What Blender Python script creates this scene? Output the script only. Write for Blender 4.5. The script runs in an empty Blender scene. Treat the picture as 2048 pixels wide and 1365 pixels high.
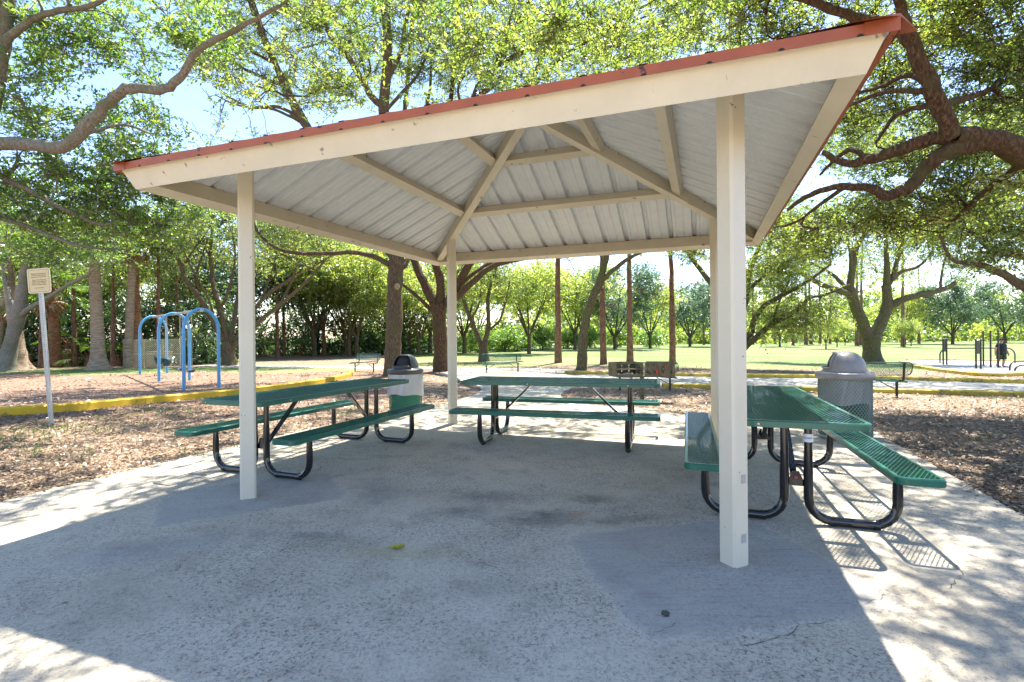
import bpy, math, random
import numpy as np
from mathutils import Vector, Matrix
random.seed(7)
RNG = np.random.default_rng(11)
R_ = math.radians
SC = bpy.context.scene
COL = SC.collection

# ------------------------------------------------------------------ camera geometry (metres; x right, y away, z up)
F, CY, ROLL, H = 1026.77, 670.94, R_(0.494), 1.335
def smooth(t):
    t = min(1.0, max(0.0, t)); return t*t*(3-2*t)
def gz(x, y):
    """height of the ground"""
    z = -0.025 - 0.30*smooth((y-7.5)/8.0) - 0.45*smooth((x-9)/20)*smooth((y-10)/18)
    return z
def ray(u, v):
    du, dv = u-1024.0, v-CY
    x = du*math.cos(ROLL)-dv*math.sin(ROLL); y = du*math.sin(ROLL)+dv*math.cos(ROLL)
    return x/F, -y/F
def at_d(u, v, Y):
    a, b = ray(u, v); return Vector((a*Y, Y, H+b*Y))
def at(u, v, zoff=0.0):
    """point of the terrain seen at photo pixel (u, v)"""
    a, b = ray(u, v)
    if b > -0.004: b = -0.004
    lo, hi = 0.5, 400.0
    f = lambda Y: H+b*Y-gz(a*Y, Y)-zoff
    for _ in range(60):
        m = (lo+hi)/2
        if f(m) > 0: lo = m
        else: hi = m
    return Vector((a*lo, lo, H+b*lo))

# ------------------------------------------------------------------ scene tree helpers
def tag(o, label=None, cat=None, group=None, kind=None):
    if label: o['label'] = label
    if cat: o['category'] = cat
    if group: o['group'] = group
    if kind: o['kind'] = kind
    return o
def empty(name, loc=(0, 0, 0), rz=0.0, label=None, cat=None, group=None):
    o = bpy.data.objects.new(name, None); COL.objects.link(o)
    o.location = loc; o.rotation_euler = (0, 0, rz); o.empty_display_size = 0.2
    return tag(o, label, cat, group)
KIDS = {}
def link(name, me, parent=None):
    o = bpy.data.objects.new(name, me); COL.objects.link(o)
    if parent is not None:
        o.parent = parent; KIDS.setdefault(parent.name, []).append(o)
    return o
def copy_tree(o, loc=None, rz=None, scale=None, parent=None, label=None):
    c = o.copy(); COL.objects.link(c)
    if parent is not None:
        c.parent = parent; KIDS.setdefault(parent.name, []).append(c)
    if loc is not None: c.location = loc
    if rz is not None: c.rotation_euler = (0, 0, rz)
    if scale is not None: c.scale = (scale, scale, scale) if not hasattr(scale, '__len__') else scale
    if label: c['label'] = label
    for k in list(KIDS.get(o.name, [])): copy_tree(k, parent=c)
    return c

def mesh_np(name, V, Fq, mats, midx=None, smooth_=False, tint=None):
    """mesh from numpy arrays: V (n,3), Fq (m,4) or (m,3)"""
    me = bpy.data.meshes.new(name)
    V = np.ascontiguousarray(V, dtype=np.float32); Fq = np.ascontiguousarray(Fq, dtype=np.int32)
    n, m, k = len(V), len(Fq), Fq.shape[1]
    me.vertices.add(n); me.vertices.foreach_set('co', V.ravel())
    me.loops.add(m*k); me.loops.foreach_set('vertex_index', Fq.ravel())
    me.polygons.add(m)
    me.polygons.foreach_set('loop_start', np.arange(0, m*k, k, dtype=np.int32))
    me.polygons.foreach_set('loop_total', np.full(m, k, dtype=np.int32))
    for mt in mats: me.materials.append(mt)
    if midx is not None: me.polygons.foreach_set('material_index', np.asarray(midx, dtype=np.int32))
    if smooth_: me.polygons.foreach_set('use_smooth', np.ones(m, dtype=bool))
    if tint is not None:
        a = me.attributes.new('tint', 'FLOAT', 'POINT'); a.data.foreach_set('value', np.asarray(tint, dtype=np.float32))
    me.update(calc_edges=True)
    return me

class MB:
    """collects simple solids and links them as one mesh object"""
    def __init__(s): s.v, s.f, s.m, s.sm = [], [], [], []
    def add(s, V, Fs, mi=0, sm=False, M=None):
        b = len(s.v)
        for p in V:
            p = Vector(p)
            s.v.append(M @ p if M is not None else p)
        for f in Fs:
            s.f.append([b+i for i in f]); s.m.append(mi); s.sm.append(sm)
    def box(s, c, d, mi=0, M=None, bev=0.0):
        x, y, z = d[0]/2, d[1]/2, d[2]/2
        if bev <= 0:
            V = [(c[0]+sx*x, c[1]+sy*y, c[2]+sz*z) for sz in (-1, 1) for sy in (-1, 1) for sx in (-1, 1)]
            s.add(V, [(0, 2, 3, 1), (4, 5, 7, 6), (0, 1, 5, 4), (2, 6, 7, 3), (0, 4, 6, 2), (1, 3, 7, 5)], mi, False, M)
        else:
            P = [(x-bev, -y), (x, -y+bev), (x, y-bev), (x-bev, y), (-x+bev, y), (-x, y-bev), (-x, -y+bev), (-x+bev, -y)]
            s.prism([(c[0]+p[0], c[1]+p[1]) for p in P], c[2]-z, c[2]+z, mi, M)
    def prism(s, poly, z0, z1, mi=0, M=None):
        n = len(poly)
        V = [(p[0], p[1], z0) for p in poly]+[(p[0], p[1], z1) for p in poly]
        Fs = [tuple(reversed(range(n))), tuple(range(n, 2*n))]+[(i, (i+1) % n, n+(i+1) % n, n+i) for i in range(n)]
        s.add(V, Fs, mi, False, M)
    def tube(s, pts, r, n=8, mi=0, caps=True, M=None, sm=True):
        pts = [Vector(p) for p in pts]
        rs = r if hasattr(r, '__len__') else [r]*len(pts)
        V, Fs = [], []
        up = None
        for i, p in enumerate(pts):
            t = (pts[min(i+1, len(pts)-1)]-pts[max(i-1, 0)]).normalized()
            if up is None:
                up = Vector((0, 0, 1)) if abs(t.z) < 0.9 else Vector((1, 0, 0))
            a = t.cross(up)
            if a.length < 1e-5: a = t.orthogonal()
            a.normalize(); b = a.cross(t).normalized(); up = b
            for k in range(n):
                an = 2*math.pi*k/n
                V.append(p+rs[i]*(math.cos(an)*a+math.sin(an)*b))
        for i in range(len(pts)-1):
            for k in range(n):
                Fs.append((i*n+k, i*n+(k+1) % n, (i+1)*n+(k+1) % n, (i+1)*n+k))
        s.add(V, Fs, mi, sm, M)
        if caps:
            s.add(V[:n], [tuple(reversed(range(n)))], mi, False, M); s.add(V[-n:], [tuple(range(n))], mi, False, M)
    def lathe(s, prof, n=28, mi=0, a0=0.0, a1=2*math.pi, M=None, sm=True):
        full = abs(a1-a0-2*math.pi) < 1e-6
        m = n if full else n+1
        V = [(r*math.cos(a0+(a1-a0)*k/n), r*math.sin(a0+(a1-a0)*k/n), z) for r, z in prof for k in range(m)]
        Fs = []
        for i in range(len(prof)-1):
            for k in range(n):
                k2 = (k+1) % m
                Fs.append((i*m+k, i*m+k2, (i+1)*m+k2, (i+1)*m+k))
        s.add(V, Fs, mi, sm, M)
    def bar(s, a, b, w, h, mi=0, M=None):
        """box beam from a to b, w wide (horizontal), h high"""
        a, b = Vector(a), Vector(b); t = (b-a).normalized()
        x = t.cross(Vector((0, 0, 1)))
        if x.length < 1e-4: x = Vector((1, 0, 0))
        x.normalize(); y = x.cross(t).normalized()
        V = [p+sx*x*w/2+sy*y*h/2 for p in (a, b) for sx, sy in ((-1, -1), (1, -1), (1, 1), (-1, 1))]
        s.add(V, [(3, 2, 1, 0), (4, 5, 6, 7), (0, 1, 5, 4), (1, 2, 6, 5), (2, 3, 7, 6), (3, 0, 4, 7)], mi, False, M)
    def obj(s, name, mats, parent=None):
        me = bpy.data.meshes.new(name)
        me.from_pydata([tuple(p) for p in s.v], [], s.f)
        if not isinstance(mats, (list, tuple)): mats = [mats]
        for m in mats: me.materials.append(m)
        me.polygons.foreach_set('material_index', s.m); me.polygons.foreach_set('use_smooth', s.sm)
        me.update()
        return link(name, me, parent)

def catmull(P, n=6):
    P = [Vector(p) for p in P]; out = []
    for i in range(len(P)-1):
        p0, p1, p2, p3 = P[max(i-1, 0)], P[i], P[i+1], P[min(i+2, len(P)-1)]
        for k in range(n):
            t = k/n
            out.append(0.5*((2*p1)+(p2-p0)*t+(2*p0-5*p1+4*p2-p3)*t*t+(3*p1-p0-3*p2+p3)*t**3))
    out.append(P[-1]); return out

# ------------------------------------------------------------------ materials
def new_mat(name):
    m = bpy.data.materials.new(name); m.use_nodes = True
    nt = m.node_tree; nt.nodes.clear()
    return m, nt
def N(nt, t, **kw):
    n = nt.nodes.new(t)
    for k, v in kw.items():
        if k in ('operation', 'blend_type', 'data_type', 'attribute_name', 'feature', 'noise_dimensions', 'mode', 'interpolation_type', 'distance'): setattr(n, k, v)
        else: n.inputs[k].default_value = v
    return n
def ramp(nt, fac, stops, interp='LINEAR'):
    r = nt.nodes.new('ShaderNodeValToRGB'); r.color_ramp.interpolation = interp
    e = r.color_ramp.elements
    while len(e) > 1: e.remove(e[-1])
    e[0].position = stops[0][0]; e[0].color = (*stops[0][1], 1)
    for p, c in stops[1:]:
        q = e.new(p); q.color = (*c, 1)
    nt.links.new(fac, r.inputs[0]); return r.outputs[0]
def noise(nt, vec, scale, detail=4, rough=0.6, dist=0.0):
    n = nt.nodes.new('ShaderNodeTexNoise'); n.inputs['Scale'].default_value = scale
    n.inputs['Detail'].default_value = detail; n.inputs['Roughness'].default_value = rough; n.inputs['Distortion'].default_value = dist
    if vec is not None: nt.links.new(vec, n.inputs['Vector'])
    return n.outputs['Fac']
def mixc(nt, fac, a, b, blend='MIX'):
    m = nt.nodes.new('ShaderNodeMix'); m.data_type = 'RGBA'; m.blend_type = blend
    for s, x in ((0, fac), (6, a), (7, b)):
        if hasattr(x, 'links') or hasattr(x, 'is_linked'): nt.links.new(x, m.inputs[s])
        elif s == 0: m.inputs[0].default_value = x
        else: m.inputs[s].default_value = (*x, 1)
    return m.outputs[2]
def mth(nt, op, a, b=None, clamp=False):
    m = nt.nodes.new('ShaderNodeMath'); m.operation = op; m.use_clamp = clamp
    for i, x in ((0, a), (1, b)):
        if x is None: continue
        if hasattr(x, 'is_linked'): nt.links.new(x, m.inputs[i])
        else: m.inputs[i].default_value = x
    return m.outputs[0]
def coords(nt, kind='Object'):
    return nt.nodes.new('ShaderNodeTexCoord').outputs[kind]
def geopos(nt): return nt.nodes.new('ShaderNodeNewGeometry').outputs['Position']
def mapping(nt, vec, scale=(1, 1, 1), rot=(0, 0, 0), loc=(0, 0, 0)):
    m = nt.nodes.new('ShaderNodeMapping'); m.inputs['Scale'].default_value = scale; m.inputs['Rotation'].default_value = rot; m.inputs['Location'].default_value = loc
    nt.links.new(vec, m.inputs['Vector']); return m.outputs[0]
def finish(nt, color, rough=0.6, spec=0.5, metal=0.0, bump=None, bstr=0.3, bdist=0.01, coat=0.0):
    p = nt.nodes.new('ShaderNodeBsdfPrincipled'); o = nt.nodes.new('ShaderNodeOutputMaterial')
    if hasattr(color, 'is_linked'): nt.links.new(color, p.inputs['Base Color'])
    else: p.inputs['Base Color'].default_value = (*color, 1)
    if hasattr(rough, 'is_linked'): nt.links.new(rough, p.inputs['Roughness'])
    else: p.inputs['Roughness'].default_value = rough
    p.inputs['Specular IOR Level'].default_value = spec; p.inputs['Metallic'].default_value = metal
    p.inputs['Coat Weight'].default_value = coat
    if bump is not None:
        b = nt.nodes.new('ShaderNodeBump'); b.inputs['Strength'].default_value = bstr; b.inputs['Distance'].default_value = bdist
        nt.links.new(bump, b.inputs['Height']); nt.links.new(b.outputs[0], p.inputs['Normal'])
    nt.links.new(p.outputs[0], o.inputs[0]); return p
def paint(name, col, rough=0.45, var=0.12, scale=6.0, spots=None, spec=0.5, metal=0.0, coat=0.0, wear=None):
    """coloured paint with uneven tone and, if asked, chips of another colour"""
    m, nt = new_mat(name); c = coords(nt)
    n = noise(nt, c, scale, 5, 0.65)
    lo = tuple(x*(1-var) for x in col); hi = tuple(min(1, x*(1+var)) for x in col)
    out = ramp(nt, n, [(0.3, lo), (0.7, hi)])
    if spots:
        n2 = noise(nt, c, spots[1], 3, 0.7)
        f = ramp(nt, n2, [(spots[2], (0, 0, 0)), (spots[2]+0.03, (1, 1, 1))])
        out = mixc(nt, f, out, spots[0])
    finish(nt, out, rough, spec, metal, n, 0.05, 0.004, coat)
    return m

def mat_concrete(name, stops, dark=0.5, speck=1.0, brush=0.0, grain=1.0):
    m, nt = new_mat(name); g = geopos(nt)
    big = noise(nt, g, 0.55, 6, 0.62, 0.4)
    col = ramp(nt, big, stops)
    mid = noise(nt, g, 3.1, 6, 0.7, 0.3)
    f = ramp(nt, mid, [(0.50, (0, 0, 0)), (0.72, (1, 1, 1))])
    col = mixc(nt, mth(nt, 'MULTIPLY', f, dark), col, tuple(x*0.62 for x in stops[0][1]))
    # scratchy, pitted grain
    fine = noise(nt, g, 52, 8, 0.84, 0.9)
    sa = noise(nt, mapping(nt, g, (9, 150, 1), (0, 0, R_(24))), 1.0, 5, 0.75, 1.2); sb = noise(nt, mapping(nt, g, (11, 130, 1), (0, 0, R_(-47))), 1.0, 5, 0.75, 1.2)
    scr = mth(nt, 'MINIMUM', sa, sb)
    f2 = mth(nt, 'MAXIMUM', ramp(nt, fine, [(0.41, (1, 1, 1)), (0.50, (0, 0, 0))]), ramp(nt, scr, [(0.30, (1, 1, 1)), (0.41, (0, 0, 0))]))
    rough_area = ramp(nt, noise(nt, g, 1.1, 3, 0.6), [(0.38, (0.42,)*3), (0.60, (1, 1, 1))])
    col = mixc(nt, mth(nt, 'MULTIPLY', mth(nt, 'MULTIPLY', f2, rough_area), 0.95*grain), col, (0.075, 0.068, 0.06))
    f3 = ramp(nt, fine, [(0.56, (0, 0, 0)), (0.70, (1, 1, 1))])
    col = mixc(nt, mth(nt, 'MULTIPLY', f3, 0.40*grain), col, (0.58, 0.55, 0.49))
    # scattered dark spots (gum, leaf marks)
    vo = nt.nodes.new('ShaderNodeTexVoronoi'); vo.inputs['Scale'].default_value = 3.4; vo.inputs['Randomness'].default_value = 1.0
    nt.links.new(mapping(nt, g, (1, 1, 0.01)), vo.inputs['Vector'])
    dd = mth(nt, 'ADD', vo.outputs['Distance'], mth(nt, 'MULTIPLY', mth(nt, 'SUBTRACT', fine, 0.5), 0.08))
    sep = nt.nodes.new('ShaderNodeSeparateColor'); nt.links.new(vo.outputs['Color'], sep.inputs[0])
    thr = mth(nt, 'MULTIPLY', mth(nt, 'POWER', sep.outputs[0], 5.0), 0.085*speck)
    sp = mth(nt, 'LESS_THAN', dd, thr)
    col = mixc(nt, mth(nt, 'MULTIPLY', sp, 0.8), col, (0.045, 0.042, 0.04))
    if brush > 0:
        vb = mapping(nt, g, (1.5, 60, 1), (0, 0, R_(-28)))
        nb = noise(nt, vb, 1.6, 4, 0.6)
        fb = ramp(nt, nb, [(0.35, (0, 0, 0)), (0.65, (1, 1, 1))])
        col = mixc(nt, mth(nt, 'MULTIPLY', fb, brush), col, tuple(min(1, x*1.5) for x in stops[-1][1]))
    h = mth(nt, 'ADD', mth(nt, 'MULTIPLY', fine, 0.6), mth(nt, 'MULTIPLY', mid, 0.8))
    finish(nt, col, 0.88, 0.25, 0, h, 0.35, 0.006)
    return m, nt

def mat_slab():
    m, nt = mat_concrete('concrete_slab_material', [(0.30, (0.355, 0.31, 0.235)), (0.48, (0.475, 0.418, 0.318)), (0.68, (0.57, 0.505, 0.392))], 0.5)
    # stains that lie at fixed places on the slab
    p = [n for n in nt.nodes if n.type == 'BSDF_PRINCIPLED'][0]
    col = p.inputs['Base Color'].links[0].from_socket
    g = geopos(nt)
    wob = nt.nodes.new('ShaderNodeTexNoise'); wob.inputs['Scale'].default_value = 5.0; wob.inputs['Detail'].default_value = 7; wob.inputs['Roughness'].default_value = 0.75
    nt.links.new(g, wob.inputs['Vector'])
    def stain(u, v, rx, ry, rot, c, amt):
        nonlocal col
        q = at(u, v)
        vm = nt.nodes.new('ShaderNodeVectorMath'); vm.operation = 'MULTIPLY_ADD'
        nt.links.new(wob.outputs['Color'], vm.inputs[0]); vm.inputs[1].default_value = (0.45, 0.45, 0); vm.inputs[2].default_value = (-0.225-q.x, -0.225-q.y, 0)
        va = nt.nodes.new('ShaderNodeVectorMath'); va.operation = 'ADD'; nt.links.new(g, va.inputs[0]); nt.links.new(vm.outputs[0], va.inputs[1])
        mp = nt.nodes.new('ShaderNodeMapping'); mp.vector_type = 'TEXTURE'
        mp.inputs['Rotation'].default_value = (0, 0, R_(rot)); mp.inputs['Scale'].default_value = (rx, ry, 50); nt.links.new(va.outputs[0], mp.inputs['Vector'])
        ln = nt.nodes.new('ShaderNodeVectorMath'); ln.operation = 'LENGTH'; nt.links.new(mp.outputs[0], ln.inputs[0])
        f = ramp(nt, ln.outputs['Value'], [(0.25, (1, 1, 1)), (1.0, (0, 0, 0))])
        k = ramp(nt, wob.outputs['Fac'], [(0.34, (0.25,)*3), (0.6, (1,)*3)])
        col = mixc(nt, mth(nt, 'MULTIPLY', mth(nt, 'MULTIPLY', f, k), amt*0.72), col, c)
    stain(1075, 1043, 0.42, 0.22, 10, (0.06, 0.055, 0.05), 0.95)
    stain(1190, 1003, 0.28, 0.16, -10, (0.09, 0.085, 0.05), 0.9)
    stain(1250, 1045, 0.5, 0.10, 8, (0.10, 0.09, 0.08), 0.8)
    stain(935, 1032, 0.5, 0.16, 5, (0.12, 0.11, 0.10), 0.7)
    stain(985, 1000, 0.4, 0.2, 5, (0.14, 0.13, 0.12), 0.6)
    stain(800, 1112, 0.55, 0.10, -3, (0.33, 0.30, 0.12), 0.75)
    stain(660, 1090, 0.5, 0.18, -10, (0.17, 0.17, 0.10), 0.7)
    stain(590, 1075, 0.5, 0.10, -10, (0.15, 0.13, 0.13), 0.6)
    stain(755, 985, 0.35, 0.55, 25, (0.17, 0.165, 0.16), 0.8)
    stain(1160, 1036, 0.14, 0.06, 30, (0.40, 0.22, 0.10), 0.8)
    stain(1120, 1026, 0.07, 0.04, 10, (0.24, 0.15, 0.06), 0.9)
    stain(1290, 1195, 0.22, 0.10, -50, (0.26, 0.21, 0.19), 0.7)
    stain(980, 1185, 0.35, 0.2, 0, (0.15, 0.14, 0.12), 0.5)
    stain(300, 1110, 0.7, 0.25, 20, (0.18, 0.19, 0.21), 0.6)
    # two square repairs of greyer concrete round the front posts, with chipped edges
    PMx = Matrix.Translation((0.1859, 5.3932, 0)) @ Matrix.Rotation(-R_(20.484), 4, 'Z')
    vb = mapping(nt, g, (1.5, 42, 1), (0, 0, R_(-28))); nb = noise(nt, vb, 1.6, 5, 0.65)
    pc = ramp(nt, noise(nt, g, 2.2, 6, 0.7, 0.4), [(0.3, (0.215, 0.213, 0.200)), (0.5, (0.275, 0.270, 0.252)), (0.7, (0.345, 0.335, 0.31))])
    pc = mixc(nt, mth(nt, 'MULTIPLY', ramp(nt, nb, [(0.4, (0, 0, 0)), (0.68, (1, 1, 1))]), 0.35), pc, (0.42, 0.405, 0.375))
    pc = mixc(nt, mth(nt, 'MULTIPLY', ramp(nt, nb, [(0.32, (1, 1, 1)), (0.45, (0, 0, 0))]), 0.4), pc, (0.14, 0.138, 0.13))
    for (x, y), (hx, hy), rot in (((1.74, -1.95), (0.72, 0.64), 11), ((-1.87, -1.80), (0.70, 0.50), 27)):
        q = PMx @ Vector((x, y, 0))
        vm = nt.nodes.new('ShaderNodeVectorMath'); vm.operation = 'MULTIPLY_ADD'
        nt.links.new(wob.outputs['Color'], vm.inputs[0]); vm.inputs[1].default_value = (0.26, 0.26, 0); vm.inputs[2].default_value = (-0.13-q.x, -0.13-q.y, 0)
        va = nt.nodes.new('ShaderNodeVectorMath'); va.operation = 'ADD'; nt.links.new(g, va.inputs[0]); nt.links.new(vm.outputs[0], va.inputs[1])
        mp = nt.nodes.new('ShaderNodeMapping'); mp.vector_type = 'TEXTURE'; mp.inputs['Rotation'].default_value = (0, 0, R_(rot)); mp.inputs['Scale'].default_value = (hx, hy, 50); nt.links.new(va.outputs[0], mp.inputs['Vector'])
        sp_ = nt.nodes.new('ShaderNodeSeparateXYZ'); nt.links.new(mp.outputs[0], sp_.inputs[0])
        pw_ = mth(nt, 'ADD', mth(nt, 'POWER', mth(nt, 'ABSOLUTE', sp_.outputs[0]), 14.0), mth(nt, 'POWER', mth(nt, 'ABSOLUTE', sp_.outputs[1]), 14.0))
        f = mth(nt, 'MULTIPLY', ramp(nt, pw_, [(0.2, (1, 1, 1)), (0.85, (0, 0, 0))]), ramp(nt, wob.outputs['Fac'], [(0.3, (0.72,)*3), (0.6, (1,)*3)]))
        rim = ramp(nt, pw_, [(0.0, (0, 0, 0)), (0.75, (0, 0, 0)), (0.9, (0.5,)*3), (1.0, (0, 0, 0))])
        col = mixc(nt, mth(nt, 'MULTIPLY', f, 0.62), col, pc)
        col = mixc(nt, rim, col, (0.50, 0.48, 0.44))
    nt.links.new(col, p.inputs['Base Color'])
    return m

M = {}
M['cream'] = paint('cream_paint', (0.555, 0.50, 0.38), 0.42, 0.07, 3.0, spots=((0.26, 0.22, 0.16), 9.0, 0.66))
M['post_paint'] = paint('cream_post_paint', (0.60, 0.55, 0.43), 0.40, 0.05, 2.0, spots=((0.25, 0.23, 0.19), 12.0, 0.68))
M['red_trim'] = paint('red_roof_paint', (0.31, 0.078, 0.028), 0.55, 0.15, 5.0, spots=((0.045, 0.02, 0.018), 7.0, 0.66))
M['underside'] = paint('white_roof_underside', (0.60, 0.635, 0.67), 0.5, 0.05, 9.0)
M['rib_shade_and_crack'] = paint('dark_rib_shade_and_crack', (0.015, 0.012, 0.01), 0.8)
M['green'] = paint('green_plastic_coating', (0.007, 0.112, 0.074), 0.34, 0.12, 12.0, coat=0.3)
M['green_dark'] = paint('dark_green_liner', (0.006, 0.06, 0.038), 0.5, 0.2, 8)
M['green_bin'] = paint('bright_green_mesh_coating', (0.012, 0.17, 0.10), 0.4, 0.12, 12.0)
M['mesh_sheen'] = paint('green_mesh_painted_sheen', (0.20, 0.27, 0.235), 0.4, 0.12, 12.0)  # bright reflection on the green mesh is put into this colour
M['black'] = paint('gloss_black_paint', (0.010, 0.010, 0.012), 0.16, 0.2, 9.0, coat=0.5)
M['black_bench'] = paint('black_bench_frame', (0.012, 0.012, 0.012), 0.35, 0.2, 9.0)
M['bolt'] = paint('zinc_bolt', (0.55, 0.55, 0.53), 0.35, metal=0.8)
M['yellow'] = paint('yellow_kerb_paint', (0.62, 0.40, 0.025), 0.7, 0.16, 2.5, spots=((0.30, 0.22, 0.07), 6.0, 0.63))
M['yellow_far'] = paint('worn_yellow_kerb_paint', (0.48, 0.36, 0.05), 0.75, 0.2, 2.5, spots=((0.22, 0.18, 0.08), 5.0, 0.56))
M['blue'] = paint('sky_blue_swing_paint', (0.085, 0.34, 0.62), 0.35, 0.12, 2.0)
M['galv'] = paint('galvanised_steel', (0.42, 0.43, 0.43), 0.45, 0.12, 8.0, metal=0.6)
M['chain'] = paint('swing_chain_steel', (0.45, 0.43, 0.38), 0.5, 0.1)
M['navy'] = paint('navy_rubber_seat', (0.012, 0.02, 0.10), 0.5)
M['teal_rubber'] = paint('dark_teal_rubber', (0.008, 0.05, 0.06), 0.5)
M['sign_face'] = paint('tan_sign_face', (0.66, 0.52, 0.27), 0.5, 0.04)
M['sign_edge'] = paint('pale_sign_border', (0.72, 0.62, 0.38), 0.5, 0.04)
M['ink'] = paint('dark_green_sign_ink', (0.05, 0.06, 0.03), 0.6)
M['lid_black'] = paint('black_plastic_lid', (0.035, 0.036, 0.038), 0.42, 0.2, 7)
M['lid_grey'] = paint('grey_plastic_lid', (0.24, 0.225, 0.21), 0.42, 0.12, 7)
M['hole'] = paint('painted_bin_opening_shade', (0.02, 0.02, 0.02), 0.8)
M['rust'] = paint('sooty_olive_grill_steel', (0.115, 0.098, 0.052), 0.7, 0.4, 9.0, spots=((0.05, 0.04, 0.028), 5.0, 0.60))
M['ash'] = paint('pale_grill_ash', (0.30, 0.29, 0.27), 0.9, 0.5, 30.0)
M['red_plastic'] = paint('red_paint', (0.45, 0.04, 0.02), 0.5)
M['panel_dark'] = paint('dark_olive_exercise_panel', (0.06, 0.065, 0.035), 0.5, 0.2)
M['pole_dark'] = paint('dark_bronze_pole', (0.03, 0.028, 0.022), 0.4, 0.2)
M['fence_wood'] = paint('weathered_wood', (0.33, 0.24, 0.12), 0.8, 0.25, 5)
M['skin'] = paint('skin', (0.50, 0.27, 0.18), 0.55, 0.06)
M['shirt'] = paint('black_cotton', (0.012, 0.014, 0.016), 0.85, 0.2)
M['shorts'] = paint('dark_olive_cotton', (0.030, 0.045, 0.018), 0.85, 0.2)
M['shoe'] = paint('grey_shoe', (0.12, 0.11, 0.11), 0.7)
M['hair'] = paint('dark_hair', (0.03, 0.018, 0.01), 0.7)
M['van'] = paint('white_car_paint', (0.72, 0.73, 0.74), 0.25, 0.03, coat=0.5)
M['car_dark'] = paint('grey_car_paint', (0.10, 0.11, 0.12), 0.25, 0.05, coat=0.5)
M['glass'] = paint('car_glass', (0.02, 0.025, 0.03), 0.08, spec=0.8)
M['tyre'] = paint('tyre_rubber', (0.02, 0.02, 0.02), 0.8)
M['chrome'] = paint('lamp_glass', (0.6, 0.6, 0.6), 0.15)
M['tag_white'] = paint('white_sticker', (0.72, 0.74, 0.78), 0.5)
M['tag_blue'] = paint('blue_print', (0.10, 0.20, 0.42), 0.5)
M['tag_red'] = paint('red_print', (0.45, 0.06, 0.05), 0.5)
M['slab'] = mat_slab()
M['patch'] = mat_concrete('grey_patch_concrete', [(0.30, (0.20, 0.202, 0.195)), (0.5, (0.255, 0.255, 0.245)), (0.7, (0.31, 0.308, 0.29))], 0.35, 0.5, 0.22, 0.6)[0]
M['walk'] = mat_concrete('pale_walk_concrete', [(0.30, (0.30, 0.288, 0.262)), (0.5, (0.37, 0.352, 0.32)), (0.7, (0.43, 0.41, 0.37))], 0.35, 0.5, 0, 0.7)[0]

def mat_bag():
    m, nt = new_mat('white_plastic_bag'); c = coords(nt)
    n = noise(nt, mapping(nt, c, (9, 9, 2.2)), 2.0, 5, 0.6, 1.2)
    d = N(nt, 'ShaderNodeBsdfDiffuse'); d.inputs['Color'].default_value = (0.42, 0.44, 0.46, 1)
    t = N(nt, 'ShaderNodeBsdfTranslucent'); t.inputs['Color'].default_value = (0.62, 0.65, 0.68, 1)
    g = N(nt, 'ShaderNodeBsdfGlossy', Roughness=0.25); g.inputs['Color'].default_value = (0.8, 0.8, 0.8, 1)
    b = nt.nodes.new('ShaderNodeBump'); b.inputs['Strength'].default_value = 0.8; b.inputs['Distance'].default_value = 0.02
    nt.links.new(n, b.inputs['Height'])
    for q in (d, t, g): nt.links.new(b.outputs[0], q.inputs['Normal'])
    m1 = N(nt, 'ShaderNodeMixShader', Fac=0.35); nt.links.new(d.outputs[0], m1.inputs[1]); nt.links.new(t.outputs[0], m1.inputs[2])
    m2 = N(nt, 'ShaderNodeMixShader', Fac=0.12); nt.links.new(m1.outputs[0], m2.inputs[1]); nt.links.new(g.outputs[0], m2.inputs[2])
    o = N(nt, 'ShaderNodeOutputMaterial'); nt.links.new(m2.outputs[0], o.inputs[0])
    return m
M['bag'] = mat_bag()

def mat_leaf(name, stops, trans, tamt=0.5, gloss=0.06):
    """leaf: reflects and lets light through; the per-leaf 'tint' picks its own green"""
    m, nt = new_mat(name)
    a = nt.nodes.new('ShaderNodeAttribute'); a.attribute_name = 'tint'
    col = ramp(nt, a.outputs['Fac'], stops)
    tc = mixc(nt, 1.0, col, trans, 'MULTIPLY')
    d = N(nt, 'ShaderNodeBsdfDiffuse'); nt.links.new(col, d.inputs['Color'])
    t = N(nt, 'ShaderNodeBsdfTranslucent'); nt.links.new(tc, t.inputs['Color'])
    g = N(nt, 'ShaderNodeBsdfGlossy', Roughness=0.38); g.inputs['Color'].default_value = (0.9, 0.95, 1, 1)
    m1 = N(nt, 'ShaderNodeMixShader', Fac=tamt); nt.links.new(d.outputs[0], m1.inputs[1]); nt.links.new(t.outputs[0], m1.inputs[2])
    m2 = N(nt, 'ShaderNodeMixShader', Fac=gloss); nt.links.new(m1.outputs[0], m2.inputs[1]); nt.links.new(g.outputs[0], m2.inputs[2])
    o = N(nt, 'ShaderNodeOutputMaterial'); nt.links.new(m2.outputs[0], o.inputs[0])
    return m
M['leaf_oak'] = mat_leaf('oak_leaf', [(0.0, (0.045, 0.082, 0.028)), (0.35, (0.11, 0.16, 0.045)), (0.7, (0.20, 0.24, 0.065)), (1.0, (0.32, 0.33, 0.12))], (2.05, 2.15, 0.95), 0.6)
M['leaf_lush'] = mat_leaf('lush_green_leaf', [(0.0, (0.030, 0.078, 0.025)), (0.4, (0.078, 0.155, 0.036)), (0.75, (0.15, 0.235, 0.05)), (1.0, (0.27, 0.33, 0.09))], (2.5, 2.4, 0.9), 0.58, 0.08)
M['leaf_dark'] = mat_leaf('dark_understory_leaf', [(0.0, (0.024, 0.052, 0.022)), (0.5, (0.062, 0.115, 0.038)), (0.85, (0.14, 0.21, 0.06)), (1.0, (0.26, 0.33, 0.09))], (1.6, 1.8, 0.8), 0.4, 0.08)
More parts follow.
